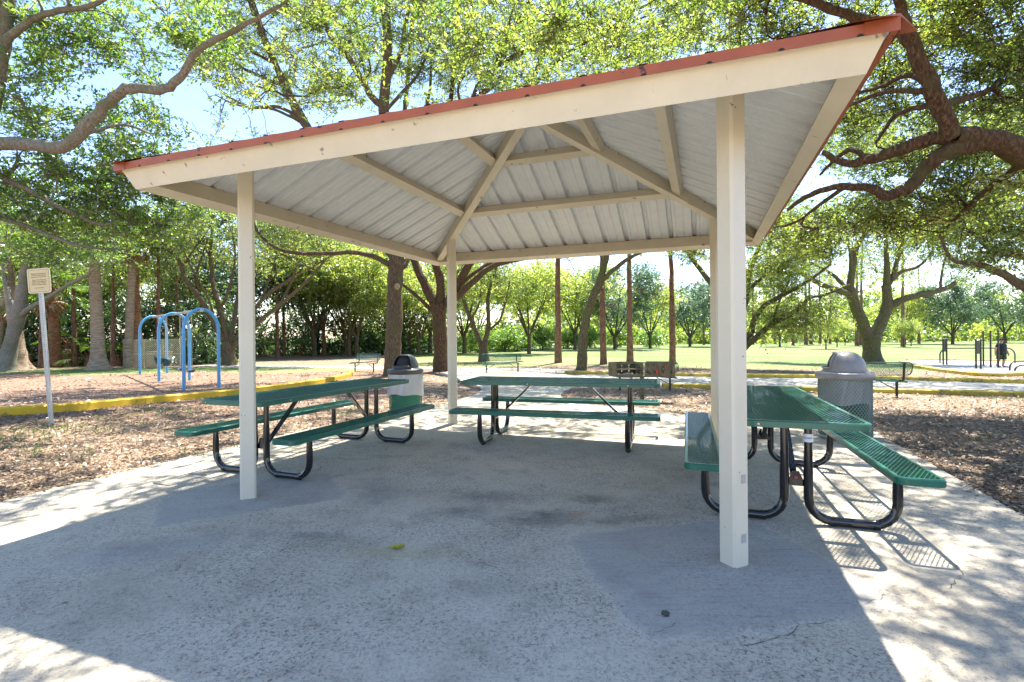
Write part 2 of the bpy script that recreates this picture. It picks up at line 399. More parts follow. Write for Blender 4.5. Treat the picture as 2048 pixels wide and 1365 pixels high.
M['leaf_blue'] = mat_leaf('bluish_oak_leaf', [(0.0, (0.030, 0.060, 0.045)), (0.5, (0.065, 0.115, 0.075)), (1.0, (0.12, 0.18, 0.09))], (1.7, 1.8, 1.2), 0.45)
M['needle'] = mat_leaf('pine_needle', [(0.0, (0.05, 0.075, 0.03)), (0.5, (0.10, 0.14, 0.05)), (1.0, (0.17, 0.20, 0.07))], (1.7, 1.8, 1.0), 0.45)
M['dead_leaf'] = mat_leaf('dead_brown_frond', [(0.0, (0.20, 0.10, 0.035)), (0.5, (0.33, 0.17, 0.06)), (1.0, (0.46, 0.28, 0.12))], (1.3, 1.2, 1.0), 0.35)
M['litter'] = mat_leaf('fallen_leaf_litter', [(0.0, (0.07, 0.045, 0.030)), (0.3, (0.175, 0.115, 0.068)), (0.65, (0.325, 0.225, 0.138)), (0.9, (0.46, 0.355, 0.245)), (1.0, (0.52, 0.43, 0.35))], (1, 1, 1), 0.1)
M['blade'] = mat_leaf('grass_blade', [(0.0, (0.04, 0.085, 0.02)), (0.5, (0.09, 0.15, 0.035)), (1.0, (0.18, 0.21, 0.07))], (1.6, 1.7, 0.8), 0.4)

def mat_bark(name, lo, mid, hi, moss=None, vs=(14, 14, 2.2), bd=0.03):
    m, nt = new_mat(name); g = geopos(nt)
    n = noise(nt, mapping(nt, g, vs), 1.0, 6, 0.7, 0.6)
    col = ramp(nt, n, [(0.32, lo), (0.52, mid), (0.72, hi)])
    n2 = noise(nt, g, 2.3, 5, 0.7)
    if moss:
        f = ramp(nt, n2, [(0.47, (0, 0, 0)), (0.62, (1, 1, 1))])
        col = mixc(nt, mth(nt, 'MULTIPLY', f, 0.75), col, moss)
    finish(nt, col, 0.9, 0.2, 0, n, 0.9, bd)
    return m
M['bark_oak'] = mat_bark('grey_brown_oak_bark', (0.03, 0.021, 0.013), (0.115, 0.080, 0.050), (0.25, 0.185, 0.12), (0.10, 0.098, 0.042), (24, 24, 6))
M['bark_red'] = mat_bark('rusty_brown_bark', (0.022, 0.013, 0.008), (0.085, 0.050, 0.028), (0.22, 0.145, 0.09), (0.075, 0.070, 0.028), (26, 26, 9))
M['bark_pale'] = mat_bark('pale_mottled_bark', (0.085, 0.072, 0.055), (0.21, 0.19, 0.155), (0.36, 0.335, 0.285), (0.13, 0.14, 0.085), (34, 34, 26), 0.012)
M['bark_pine'] = mat_bark('reddish_pine_bark', (0.075, 0.038, 0.024), (0.21, 0.115, 0.075), (0.34, 0.215, 0.15), None, (10, 10, 4))
M['bark_moss'] = mat_bark('mossy_oak_bark', (0.035, 0.028, 0.015), (0.12, 0.10, 0.055), (0.24, 0.20, 0.12), (0.10, 0.115, 0.032), (24, 24, 7))
M['bark_palm'] = mat_bark('grey_palm_trunk', (0.16, 0.11, 0.075), (0.29, 0.22, 0.155), (0.42, 0.34, 0.26), None, (3, 3, 16), 0.02)
M['bark_boot'] = mat_bark('rusty_palm_trunk', (0.10, 0.045, 0.022), (0.26, 0.125, 0.065), (0.40, 0.25, 0.16), None, (5, 5, 9), 0.03)
# ------------------------------------------------------------------ ground
def mat_ground():
    m, nt = new_mat('park_ground'); g = geopos(nt)
    a = nt.nodes.new('ShaderNodeAttribute'); a.attribute_name = 'mulch'
    pg = nt.nodes.new('ShaderNodeAttribute'); pg.attribute_name = 'play'
    n1 = noise(nt, g, 0.9, 6, 0.7, 0.5); n2 = noise(nt, g, 0.16, 4, 0.6)
    # grass
    gr = ramp(nt, noise(nt, g, 6.0, 6, 0.75), [(0.3, (0.085, 0.13, 0.042)), (0.5, (0.13, 0.18, 0.058)), (0.72, (0.19, 0.225, 0.088))])
    gr = mixc(nt, ramp(nt, n2, [(0.4, (0, 0, 0)), (0.65, (1, 1, 1))]), gr, (0.18, 0.225, 0.09))
    st = noise(nt, mapping(nt, g, (0.05, 0.9, 1), (0, 0, R_(12))), 1.0, 3, 0.5)
    gr = mixc(nt, mth(nt, 'MULTIPLY', ramp(nt, st, [(0.45, (0, 0, 0)), (0.7, (1, 1, 1))]), 0.35), gr, (0.24, 0.265, 0.12))
    # mulch and leaf litter
    v = mapping(nt, g, (1, 1, 1))
    c1 = noise(nt, v, 26, 5, 0.75, 1.5)
    mu = ramp(nt, c1, [(0.30, (0.06, 0.04, 0.028)), (0.44, (0.15, 0.102, 0.064)), (0.56, (0.27, 0.192, 0.125)), (0.70, (0.40, 0.32, 0.235))])
    vr = nt.nodes.new('ShaderNodeTexVoronoi'); vr.inputs['Scale'].default_value = 30
    nt.links.new(mapping(nt, g, (1, 1.9, 1), (0, 0, 0.6)), vr.inputs['Vector'])
    sc = nt.nodes.new('ShaderNodeSeparateColor'); nt.links.new(vr.outputs['Color'], sc.inputs[0])
    mu2 = ramp(nt, sc.outputs[0], [(0.0, (0.07, 0.046, 0.033)), (0.35, (0.175, 0.118, 0.075)), (0.7, (0.31, 0.225, 0.152)), (1.0, (0.46, 0.385, 0.30))])
    mu = mixc(nt, 0.55, mu, mu2)
    red = ramp(nt, c1, [(0.3, (0.07, 0.036, 0.023)), (0.5, (0.21, 0.118, 0.078)), (0.7, (0.38, 0.255, 0.19))])
    mu = mixc(nt, mth(nt, 'MULTIPLY', pg.outputs['Fac'], 0.55), mu, red)
    f = mth(nt, 'ADD', a.outputs['Fac'], mth(nt, 'MULTIPLY', mth(nt, 'SUBTRACT', n1, 0.5), 1.1))
    fac = ramp(nt, f, [(0.42, (0, 0, 0)), (0.58, (1, 1, 1))])
    dry = mixc(nt, 0.5, gr, (0.29, 0.235, 0.13))
    dr = nt.nodes.new('ShaderNodeAttribute'); dr.attribute_name = 'dry'
    gr = mixc(nt, mth(nt, 'MULTIPLY', dr.outputs['Fac'], ramp(nt, n1, [(0.35, (0.3,)*3), (0.6, (1,)*3)])), gr, dry)
    col = mixc(nt, fac, gr, mu)
    finish(nt, col, 0.95, 0.15, 0, mth(nt, 'ADD', c1, sc.outputs[0]), 0.6, 0.02)
    return m
M['ground'] = mat_ground()
def graded(lo, hi, step, far):
    a = list(np.arange(lo, hi+1e-6, step)); d = step; x = hi
    while x < far: d *= 1.22; x += d; a.append(x)
    d = step; x = lo; b = []
    while x > -far: d *= 1.22; x -= d; b.append(x)
    return np.array(b[::-1]+a)
xs, ys = graded(-26, 30, 0.35, 420), graded(-6, 36, 0.35, 420)
ys = ys[ys > -60]
def zone(x, y):
    left_lawn = 24.5+0.8*math.sin(x*0.7) if x < -4.5 else 26.5+1.2*math.sin(x*0.5)
    mul = smooth((left_lawn+1.2-y)/2.4)
    if y > 27.5 and x < -.16*y: mul = max(mul, .75*smooth((y-27.5)/2)*smooth((-.16*y-x)/3)*smooth((60-y)/12))
    if x > 9: mul *= smooth((26.0-y)/3.0)*0.85
    play = 1.0 if (x < -3.5 and 8.6 < y < 26) else 0.0
    dry = smooth((40-y)/6)*smooth((8-x)/4)*smooth((x+16)/4)
    if x > 6: dry = max(dry, smooth((29-y)/3)*0.7)
    return mul, play, dry
V = np.array([(x, y, gz(x, y)) for y in ys for x in xs]); nx, ny = len(xs), len(ys)
ii = np.arange(nx*ny).reshape(ny, nx)
FQ = np.stack([ii[:-1, :-1].ravel(), ii[:-1, 1:].ravel(), ii[1:, 1:].ravel(), ii[1:, :-1].ravel()], 1)
me = mesh_np('ground', V, FQ, [M['ground']], None, True)
Z = np.array([zone(v[0], v[1]) for v in V], dtype=np.float32)
for i, k in enumerate(('mulch', 'play', 'dry')):
    at_ = me.attributes.new(k, 'FLOAT', 'POINT'); at_.data.foreach_set('value', np.ascontiguousarray(Z[:, i]))
tag(link('ground', me), kind='structure')

# pavilion frame: local x = along the front eave to the near right corner, local y = away
PAV, PTH = Vector((0.1859, 5.3932, 0)), -R_(20.484)
PM = Matrix.Translation(PAV) @ Matrix.Rotation(PTH, 4, 'Z')
def pw(x, y, z=0.0): return PM @ Vector((x, y, z))

# slab: one thick sheet, top at z = 0
sl = MB()
def slab_poly():
    P = [pw(-3.78, -9), pw(-3.75, -3), pw(-3.72, 0.0), at(600, 862, .025), at(760, 833, .025), at(868, 813, .025)]
    P += [at(u, v, 0.025) for u, v in ((915, 800), (950, 789), (964, 780), (958, 773), (938, 766), (905, 757), (880, 748))]
    P += [at(u, v, 0.025) for u, v in ((900, 742), (1000, 741), (1130, 749), (1150, 752), (1330, 769), (1250, 768), (1190, 769), (1153, 773), (1128, 782), (1121, 791), (1130, 800), (1153, 808), (1241, 813), (1300, 818), (1358, 830))]
    P += [pw(1.6, 3.68), pw(3.84, 3.3), pw(3.86, 0), pw(3.95, -9)]
    return P
SP = slab_poly()
import mathutils.geometry as mg
def sheet(name, poly, m, thick=0.10, zfun=None, parent=None, lift=0.0):
    """a flat sheet with sides; follows the ground where zfun is given"""
    tri = mg.tessellate_polygon([[Vector((p.x, p.y, 0)) for p in poly]])
    mb = MB(); n = len(poly)
    zt = [(zfun(p.x, p.y) if zfun else 0.0)+lift for p in poly]
    mb.add([(p.x, p.y, z) for p, z in zip(poly, zt)]+[(p.x, p.y, z-thick) for p, z in zip(poly, zt)],
           [tuple(t) for t in tri]+[(i, n+i, n+(i+1) % n, (i+1) % n) for i in range(n)])
    me_ = mb.obj(name, m, parent)
    return me_
# the slab and its back path are flat near the shelter, then follow the ground
def slabz(x, y): return 0.0 if y < 9 else gz(x, y)+0.025
def densify(P, step=0.5):
    out = []
    for i, p in enumerate(P):
        q = P[(i+1) % len(P)]; k = max(1, int((q-p).length/step))
        out += [p.lerp(q, j/k) for j in range(k)]
    return out
def sheet_grid(name, poly, m, zfun, cell=0.5, thick=0.12):
    """polygon sheet cut along a grid so that it can follow the ground"""
    import bmesh
    bm = bmesh.new()
    vs = [bm.verts.new((p.x, p.y, 0)) for p in poly]
    f = bm.faces.new(vs); f.normal_update()
    if f.normal.z < 0: f.normal_flip()
    bmesh.ops.triangulate(bm, faces=bm.faces[:])
    x0, x1 = min(p.x for p in poly), max(p.x for p in poly); y0, y1 = min(p.y for p in poly), max(p.y for p in poly)
    for ax, lo, hi in (((1, 0, 0), x0, x1), ((0, 1, 0), y0, y1)):
        k = lo+cell
        while k < hi:
            co = Vector(ax)*k
            bmesh.ops.bisect_plane(bm, geom=bm.verts[:]+bm.edges[:]+bm.faces[:], plane_co=co, plane_no=ax); k += cell
    bound = [e for e in bm.edges if e.is_boundary]
    for v in bm.verts: v.co.z = zfun(v.co.x, v.co.y)
    ext = bmesh.ops.extrude_edge_only(bm, edges=bound)
    for v in ext['geom']:
        if isinstance(v, bmesh.types.BMVert): v.co.z -= thick
    me_ = bpy.data.meshes.new(name); bm.to_mesh(me_); bm.free()
    me_.materials.append(m)
    return link(name, me_)
sl1 = sheet_grid('concrete_slab', SP, M['slab'], slabz, 0.8); tag(sl1, kind='structure')

def blob_poly(pts, wob=0.05, seed=1, zo=0.025):
    rg = random.Random(seed); P = [at(u, v, zo) for u, v in pts]; P.append(P[0]); C = catmull(P, 30)[:-1]; n = len(C); ph = [(k, rg.uniform(0, 6.28), wob*1.3/k**.75) for k in (5, 9, 14, 23, 37, 61)]
    c = sum(C, Vector())/n; out = []
    for i, p in enumerate(C):
        d = (p-c).normalized(); w = sum(a*math.sin(k*2*math.pi*i/n+f) for k, f, a in ph)+rg.uniform(-.006, .006)
        out.append(Vector((p.x+d.x*w, p.y+d.y*w, 0)))
    return out
def crack(pts, w):
    P = [at(u, v, .025) for u, v in pts]; C = catmull(P, 5); rg = random.Random(len(pts)*7+int(pts[0][0])); mb = MB(); V = []
    for i, p in enumerate(C):
        t = C[min(i+1, len(C)-1)]-C[max(i-1, 0)]; t.z = 0; t.normalize(); s = Vector((t.y, -t.x, 0)); o = s*rg.uniform(-.012, .012); ww = w*.6*rg.uniform(.3, 1)*(0.2 if i in (0, len(C)-1) else 1)
        for k in (-1, 1): q = p+o+s*k*ww; V.append((q.x, q.y, .0025))
    mb.add(V, [(2*i, 2*i+1, 2*i+3, 2*i+2) for i in range(len(C)-1)])
    tag(mb.obj('slab_crack', M['rib_shade_and_crack']), kind='structure')
for pts, w in (([(1487, 1294), (1535, 1284), (1580, 1267), (1603, 1252), (1650, 1246), (1672, 1240)], .0035), ([(1730, 1211), (1752, 1200), (1778, 1191), (1800, 1196)], .003), ([(1897, 1180), (1908, 1163), (1922, 1150), (1912, 1128)], .004),
               ([(960, 1035), (1000, 1058), (1060, 1079)], .003), ([(1112, 973), (1150, 984), (1185, 995)], .003), ([(958, 1125), (985, 1134), (1012, 1138)], .004), ([(425, 1292), (490, 1244), (530, 1212)], .0025), ([(1290, 1270), (1330, 1258), (1352, 1244)], .0025)):
    crack(pts, w)

# ------------------------------------------------------------------ strips on the ground: walkways and kerbs
def strip(name, pts, w, m, lift=0.012, n=5):
    C = catmull(pts, n); V, Fs = [], []
    for i, p in enumerate(C):
        t = (C[min(i+1, len(C)-1)]-C[max(i-1, 0)]); t.z = 0; t.normalize(); s = Vector((t.y, -t.x, 0))
        for k in range(9):
            q = p+s*w*(k/8-0.5); V.append((q.x, q.y, gz(q.x, q.y)+lift))
    for i in range(len(C)-1):
        for k in range(8):
            a = i*9+k; Fs.append((a, a+1, a+10, a+9))
    mb = MB(); mb.add(V, Fs, 0, True)
    o = mb.obj(name, m); tag(o, kind='structure'); return o
def kerb(name, pts, w, h, m, n=6, joints=()):
    C = catmull(pts, n); mb = MB()
    prof = [(-w/2, -0.06), (-w/2, h-0.03), (-w/2+0.03, h), (w/2-0.03, h), (w/2, h-0.03), (w/2, -0.06)]
    V, Fs = [], []; k = len(prof)
    rg = random.Random(len(pts))
    for i, p in enumerate(C):
        t = (C[min(i+1, len(C)-1)]-C[max(i-1, 0)]); t.z = 0; t.normalize(); s = Vector((t.y, -t.x, 0))
        g0 = gz(p.x, p.y); dz = rg.uniform(-.006, .006)
        for a, b in prof: V.append((p.x+s.x*a, p.y+s.y*a, g0+b+dz))
    for i in range(len(C)-1):
        for j in range(k-1): Fs.append((i*k+j, (i+1)*k+j, (i+1)*k+j+1, i*k+j+1))
    Fs.append(tuple(range(k))); Fs.append(tuple(reversed(range((len(C)-1)*k, len(C)*k))))
    mb.add(V, Fs, 0, False)
    o = mb.obj(name, m); tag(o, kind='structure'); return o
# right walkway between two yellow kerbs
near = [at(u, v) for u, v in ((1324, 774.5), (1417, 777), (1640, 783.5), (1820, 788), (2048, 794), (2300, 801))]
far = [at(u, v) for u, v in ((1130, 748.5), (1225, 750), (1440, 754.5), (1640, 757.5), (1838, 762), (2048, 768), (2300, 776))]
kerb('yellow_kerb', near, 0.20, 0.13, M['yellow_far'])
kerb('yellow_kerb', far, 0.22, 0.14, M['yellow_far'])
wp = [p for p in catmull([at(1122, 752)]+far[1:], 5)]+[p for p in reversed(catmull([at(1150, 770)]+[at(1250, 771)]+near[1:], 5))]
wk = sheet_grid('walkway', wp, M['walk'], lambda x, y: gz(x, y)+0.008, 0.9, 0.02); tag(wk, kind='structure')
strip('walkway', [at(u, v) for u, v in ((1160, 746), (1050, 739), (900, 737), (760, 736), (640, 734), (520, 733), (400, 731))], 1.7, M['walk'], 0.010)
# kerb round the playground
lk = [at(u, v) for u, v in ((-260, 850), (-60, 838), (60, 829), (150, 822), (220, 815), (330, 804), (420, 795), (520, 784), (610, 772), (665, 762), (697, 754), (704, 748.5))]
kerb('yellow_kerb', lk, 0.19, 0.17, M['yellow'])
# exercise pad on the right
pad = [at(u, v) for u, v in ((1803, 725), (1815, 731), (1845, 738), (1930, 750), (1992, 753.5), (2060, 752), (2200, 756))]
padf = [at(u, v) for u, v in ((1803, 725), (1815, 722.5), (1860, 721.6), (1950, 722.5), (2048, 724.5), (2200, 728))]
kerb('yellow_kerb', pad, 0.28, 0.16, M['yellow_far'])
kerb('yellow_kerb', padf[1:], 0.28, 0.12, M['yellow_far'])
pp = catmull(pad, 5)+list(reversed(catmull(padf, 5)))[:-1]
tag(sheet_grid('exercise_pad', pp, M['walk'], lambda x, y: gz(x, y)+0.03, 1.0, 0.05), kind='structure')

# ------------------------------------------------------------------ picnic shelter
def build_shelter():
    root = empty('picnic_shelter', PAV, PTH, 'cream steel picnic shelter with red hipped metal roof on four posts', 'shelter')
    S, RR, ZE, AP = 3.7347/2, 2.4834, 2.6327, 1.1372
    tn = AP/RR; ph = math.atan(tn); cph, sph = math.cos(ph), math.sin(ph)
    zr = lambda r: ZE+(RR-r)*tn                    # underside of the roof at ring radius r
    # posts, turned 45 degrees to face the hips
    for sx, sy in ((-1, -1), (1, -1), (1, 1), (-1, 1)):
        mb = MB(); k = 0.1205/math.sqrt(2); bv = 0.010
        cs = []
        for dx, dy in ((k, 0), (0, k), (-k, 0), (0, -k)):
            for e in (-1, 1):
                px_, py_ = (dx, dy); tx, ty = (-dy/k, dx/k)
                l = math.hypot(px_, py_)
                cs.append(((px_*(1-bv/k)+e*tx*bv), (py_*(1-bv/k)+e*ty*bv)))
        V = []
        for x, y in cs: V.append((sx*S+x, sy*S+y, -0.02))
        for x, y in cs:
            d = (sx*x+sy*y)/2
            V.append((sx*S+x, sy*S+y, zr(S)-(d)*tn-0.148))
        n = len(cs)
        mb.add(V, [tuple(reversed(range(n))), tuple(range(n, 2*n))]+[(i, (i+1) % n, n+(i+1) % n, n+i) for i in range(n)])
        # small welded clip plates on the posts
        p = mb.obj('post', M['post_paint'], root)
        if (sx, sy) == (1, -1):
            for zz in (0.16, 0.50):
                pl = MB(); c = Vector((sx*S+0.043, sy*S-0.043, zz)); rot = Matrix.Translation(c) @ Matrix.Rotation(R_(45), 4, 'Z')
                pl.box((0.012, 0, 0), (0.034, 0.004, 0.05), 0, rot); pl.obj('cover_plate', M['galv'], p)
        b = MB(); rot = Matrix.Translation((sx*S, sy*S, 0)) @ Matrix.Rotation(math.atan2(sy, sx), 4, 'Z')
    # beams: mitred rings with a section square to the roof
    def ring_side(name, q, r0, w, h, drop, mat):
        """side q of a square ring; the section starts at ring radius r0 just under the roof"""
        mb = MB(); P = []
        for a, b in ((0, 0), (w, 0), (w, h), (0, h)):
            r = r0-a*cph-(b+drop)*sph; z = zr(r0)+a*sph-(b+drop)*cph
            P.append((r, z))
        V = [(-r, -r, z) for r, z in P]+[(r, -r, z) for r, z in P]
        mb.add(V, [(0, 1, 2, 3), (7, 6, 5, 4), (0, 4, 5, 1), (1, 5, 6, 2), (2, 6, 7, 3), (3, 7, 4, 0)], 0, False, Matrix.Rotation(q*math.pi/2, 4, 'Z'))
        return mb.obj(name, mat, root)
    for q in range(4):
        ring_side('eave_beam', q, RR-0.012, 0.10, 0.155, 0.006, M['cream'])
        ring_side('purlin', q, 1.50, 0.10, 0.09, 0.006, M['cream'])
        ring_side('purlin', q, 0.70, 0.10, 0.09, 0.006, M['cream'])
    # hip rafters
    for sx, sy in ((-1, -1), (1, -1), (1, 1), (-1, 1)):
        mb = MB(); d = Vector((sx, sy, 0)).normalized(); s = Vector((-d.y, d.x, 0)); q2 = math.sqrt(2)
        th = math.atan(tn/q2); up = Vector((0, 0, 1))*math.cos(th)+d*math.sin(th)
        pts = [(d*(RR-0.10)*q2+Vector((0, 0, zr(RR-0.10)))), Vector((0, 0, zr(0)))]
        V = []
        for p in pts:
            for a, b in ((-0.05, 0.012), (0.05, 0.012), (0.05, 0.148), (-0.05, 0.148)):
                V.append(p+s*a-up*b)
        mb.add(V, [(0, 1, 2, 3), (7, 6, 5, 4), (0, 4, 5, 1), (1, 5, 6, 2), (2, 6, 7, 3), (3, 7, 4, 0)])
        mb.obj('hip_rafter', M['cream'], root)
    hb = MB(); hb.lathe([(0.10, zr(0)-0.20), (0.10, zr(0)-0.06), (0.0, zr(0)-0.05)], 12); hb.lathe([(0.0, zr(0)-0.20), (0.10, zr(0)-0.20)], 12)
    hb.obj('apex_hub', M['cream'], root)
    # roof: ribbed sheets, red above and white below
    per = 0.3048; prof = []
    x = -RR
    while x < RR:
        for o_, h_ in ((0.0, 0), (0.085, 0), (0.09, .006), (0.10, .006), (0.105, 0), (0.185, 0), (0.19, .006), (0.20, .006), (0.205, 0), (0.236, 0), (0.250, .042), (0.290, .042)):
            if x+o_ < RR: prof.append((x+o_, h_))
        x += per
    prof.append((RR, 0)); prof = [(-RR, 0)]+[p for p in prof if p[0] > -RR+1e-4]
    if not any(abs(a) < 1e-6 for a, _ in prof):
        prof.append((0.0, 0)); prof.sort()
    for q in range(4):
        mb = MB()
        for layer, off in ((1, 0.0), (0, 0.004)):
            V, Fs = [], []
            for a, h in prof:
                hh = h+off
                rt = abs(a)
                V.append((a, -RR-0.0-hh*sph, zr(RR)+hh*cph)); V.append((a, -rt-hh*sph*0, zr(rt)+hh*cph))
            for i in range(len(prof)-1):
                Fs.append((2*i, 2*i+2, 2*i+3, 2*i+1) if layer == 0 else (2*i, 2*i+1, 2*i+3, 2*i+2))
            mb.add(V, Fs, layer, False, Matrix.Rotation(q*math.pi/2, 4, 'Z'))
        mb.obj('roof_panel', [M['red_trim'], M['underside']], root)
    # red edge trim with dark half discs painting the shade of rib holes along its lower lip, mitred at the corners
    for q in range(4):
        mb = MB(); r1, r2 = RR+0.018, RR-0.006; z1 = zr(RR)+0.036; z0 = z1-0.052
        P = [(r2-.06, z1+.026), (r1, z1), (r1, z0), (r2, z0+0.010), (r2, z0+0.016), (r1-.004, z0+.008), (r1-.004, z1-.004), (r2-.06, z1+.020)]
        n = len(P)
        V = [(-r, -r, z) for r, z in P]+[(r, -r, z) for r, z in P]
        mb.add(V, [(i, n+i, n+(i+1) % n, (i+1) % n) for i in range(n)], 0, False, Matrix.Rotation(q*math.pi/2, 4, 'Z'))
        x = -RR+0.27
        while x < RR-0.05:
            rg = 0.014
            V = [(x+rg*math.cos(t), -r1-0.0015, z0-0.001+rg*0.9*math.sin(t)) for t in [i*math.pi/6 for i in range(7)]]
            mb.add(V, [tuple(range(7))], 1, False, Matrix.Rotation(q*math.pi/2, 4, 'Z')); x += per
        mb.obj('eave_trim', [M['red_trim'], M['rib_shade_and_crack']], root)
    for sx, sy in ((-1, -1), (1, -1), (1, 1), (-1, 1)):
        mb = MB(); d = Vector((sx, sy, 0)).normalized(); s = Vector((-d.y, d.x, 0)); q2 = math.sqrt(2)
        a = d*(RR+0.020)*q2+Vector((0, 0, zr(RR)+0.052)); b = Vector((0, 0, zr(0)+0.075))
        V = []
        for p in (a, b):
            V += [p, p+s*0.13-Vector((0, 0, 0.045)), p-s*0.13-Vector((0, 0, 0.045)), p-Vector((0, 0, .012))]
        mb.add(V, [(0, 1, 5, 4), (2, 0, 4, 6), (1, 3, 7, 5), (3, 2, 6, 7), (0, 2, 3, 1)])
        mb.obj('hip_cap', M['red_trim'], root)
    for sx, sy in ((1, -1), (-1, -1), (1, 1), (-1, 1)):     # folded corner pieces of the trim
        mb = MB(); r = RR+0.021; z1 = zr(RR)+0.040; z0 = z1-0.060
        L = 0.13
        mb.add([(sx*r, sy*r, z0), (sx*r, sy*r, z1), (sx*(r-L), sy*r, z1), (sx*(r-L), sy*r, z0)], [(0, 1, 2, 3)])
        mb.add([(sx*r, sy*r, z0), (sx*r, sy*r, z1), (sx*r, sy*(r-L), z1), (sx*r, sy*(r-L), z0)], [(0, 1, 2, 3)])
        mb.add([(sx*r, sy*r, z1), (sx*(r-L), sy*r, z1), (sx*(r-L), sy*(r-L), z1+L*tn), (sx*r, sy*(r-L), z1)], [(0, 1, 2), (0, 2, 3)])
        mb.obj('corner_trim', M['red_trim'], root)
    return root
build_shelter()

# ------------------------------------------------------------------ expanded metal lattice
def lattice(mb, x0, x1, y0, y1, z, pitch=0.0115, half=0.0255, w=0.0048, h=0.006, mi=0, inside=None, fn=None):
    """diamond mesh: zigzag strands that touch; long way along y"""
    rows = int((x1-x0)/pitch); n = int((y1-y0)/half)
    px_ = (x1-x0)/rows; hy = (y1-y0)/n
    for i in range(rows):
        xc = x0+(i+0.5)*px_; sg = 1 if i % 2 else -1
        run = []
        def flush(run):
            if len(run) < 2: return
            V, Fs = [], []
            for (x, y) in run:
                for a, b in ((-w/2, -h/2), (w/2, -h/2), (w/2, h/2), (-w/2, h/2)):
                    q = (x+a, y, z+b); V.append(fn(q) if fn else q)
            for k in range(len(run)-1):
                for j in range(4): Fs.append((4*k+j, 4*k+(j+1) % 4, 4*k+4+(j+1) % 4, 4*k+4+j))
            mb.add(V, Fs, mi)
        for k in range(n+1):
            x = xc+sg*px_*0.5*(1 if k % 2 else -1); y = y0+k*hy
            if inside is None or inside(x, y): run.append((x, y))
            else: flush(run); run = []
        flush(run)
def rrect(W, L, r, n=5):
    P = []
    for cx, cy, a in ((W/2-r, L/2-r, 0), (-W/2+r, L/2-r, 90), (-W/2+r, -L/2+r, 180), (W/2-r, -L/2+r, 270)):
        for k in range(n+1):
            t = R_(a+90*k/n); P.append((cx+r*math.cos(t), cy+r*math.sin(t)))
    return P
def mesh_board(name, W, L, z, rim, parent, x=0.0, r=0.07, deep=0.045, pitch=0.0125):
    """a plastic-coated mesh board with a solid rolled rim"""
    mb = MB(); O, I = rrect(W, L, r), rrect(W-2*rim, L-2*rim, max(0.02, r-rim)); n = len(O)
    C = rrect(W-0.014, L-0.014, r-0.007)
    V = [(x+p[0], p[1], z-deep) for p in O]+[(x+p[0], p[1], z-0.007) for p in O]+[(x+p[0], p[1], z) for p in C]+[(x+p[0], p[1], z) for p in I]+[(x+p[0], p[1], z-0.010) for p in I]
    V += [(x+p[0], p[1], z-deep) for p in C]+[(x+p[0], p[1], z-0.010) for p in C]
    Fs = []
    for a, b in ((0, 1), (1, 2), (2, 3), (3, 4), (4, 6), (6, 5), (5, 0)):
        for i in range(n): Fs.append((a*n+i, a*n+(i+1) % n, b*n+(i+1) % n, b*n+i))
    mb.add(V, Fs)
    lattice(mb, x-W/2+rim-.006, x+W/2-rim+.006, -L/2+rim-.006, L/2-rim+.006, z-0.005, pitch)
    # flat straps under the mesh
    for yy in (-L*0.35, 0.0, L*0.35):
        mb.box((x, yy, z-0.022), (W-0.02, 0.05, 0.018))
    return mb.obj(name, M['green'], parent)
def loop_pts(x0, x1, ztop0, ztop1, r=0.15, zb=0.034):
    P = [(x0, 0, ztop0), (x0, 0, zb+r+0.12), (x0, 0, zb+r)]
    sg = 1 if x1 > x0 else -1
    for k in range(1, 6):
        t = math.pi/2*k/5; P.append((x0+sg*r*(1-math.cos(t)), 0, zb+r-r*math.sin(t)))
    P.append(((x0+x1)/2, 0, zb))
    for k in range(0, 6):
        t = math.pi/2*k/5; P.append((x1-sg*r*(1-math.sin(t)), 0, zb+r-r*math.cos(t)))
    P += [(x1, 0, zb+r+.08), (x1, 0, ztop1)]
    return P
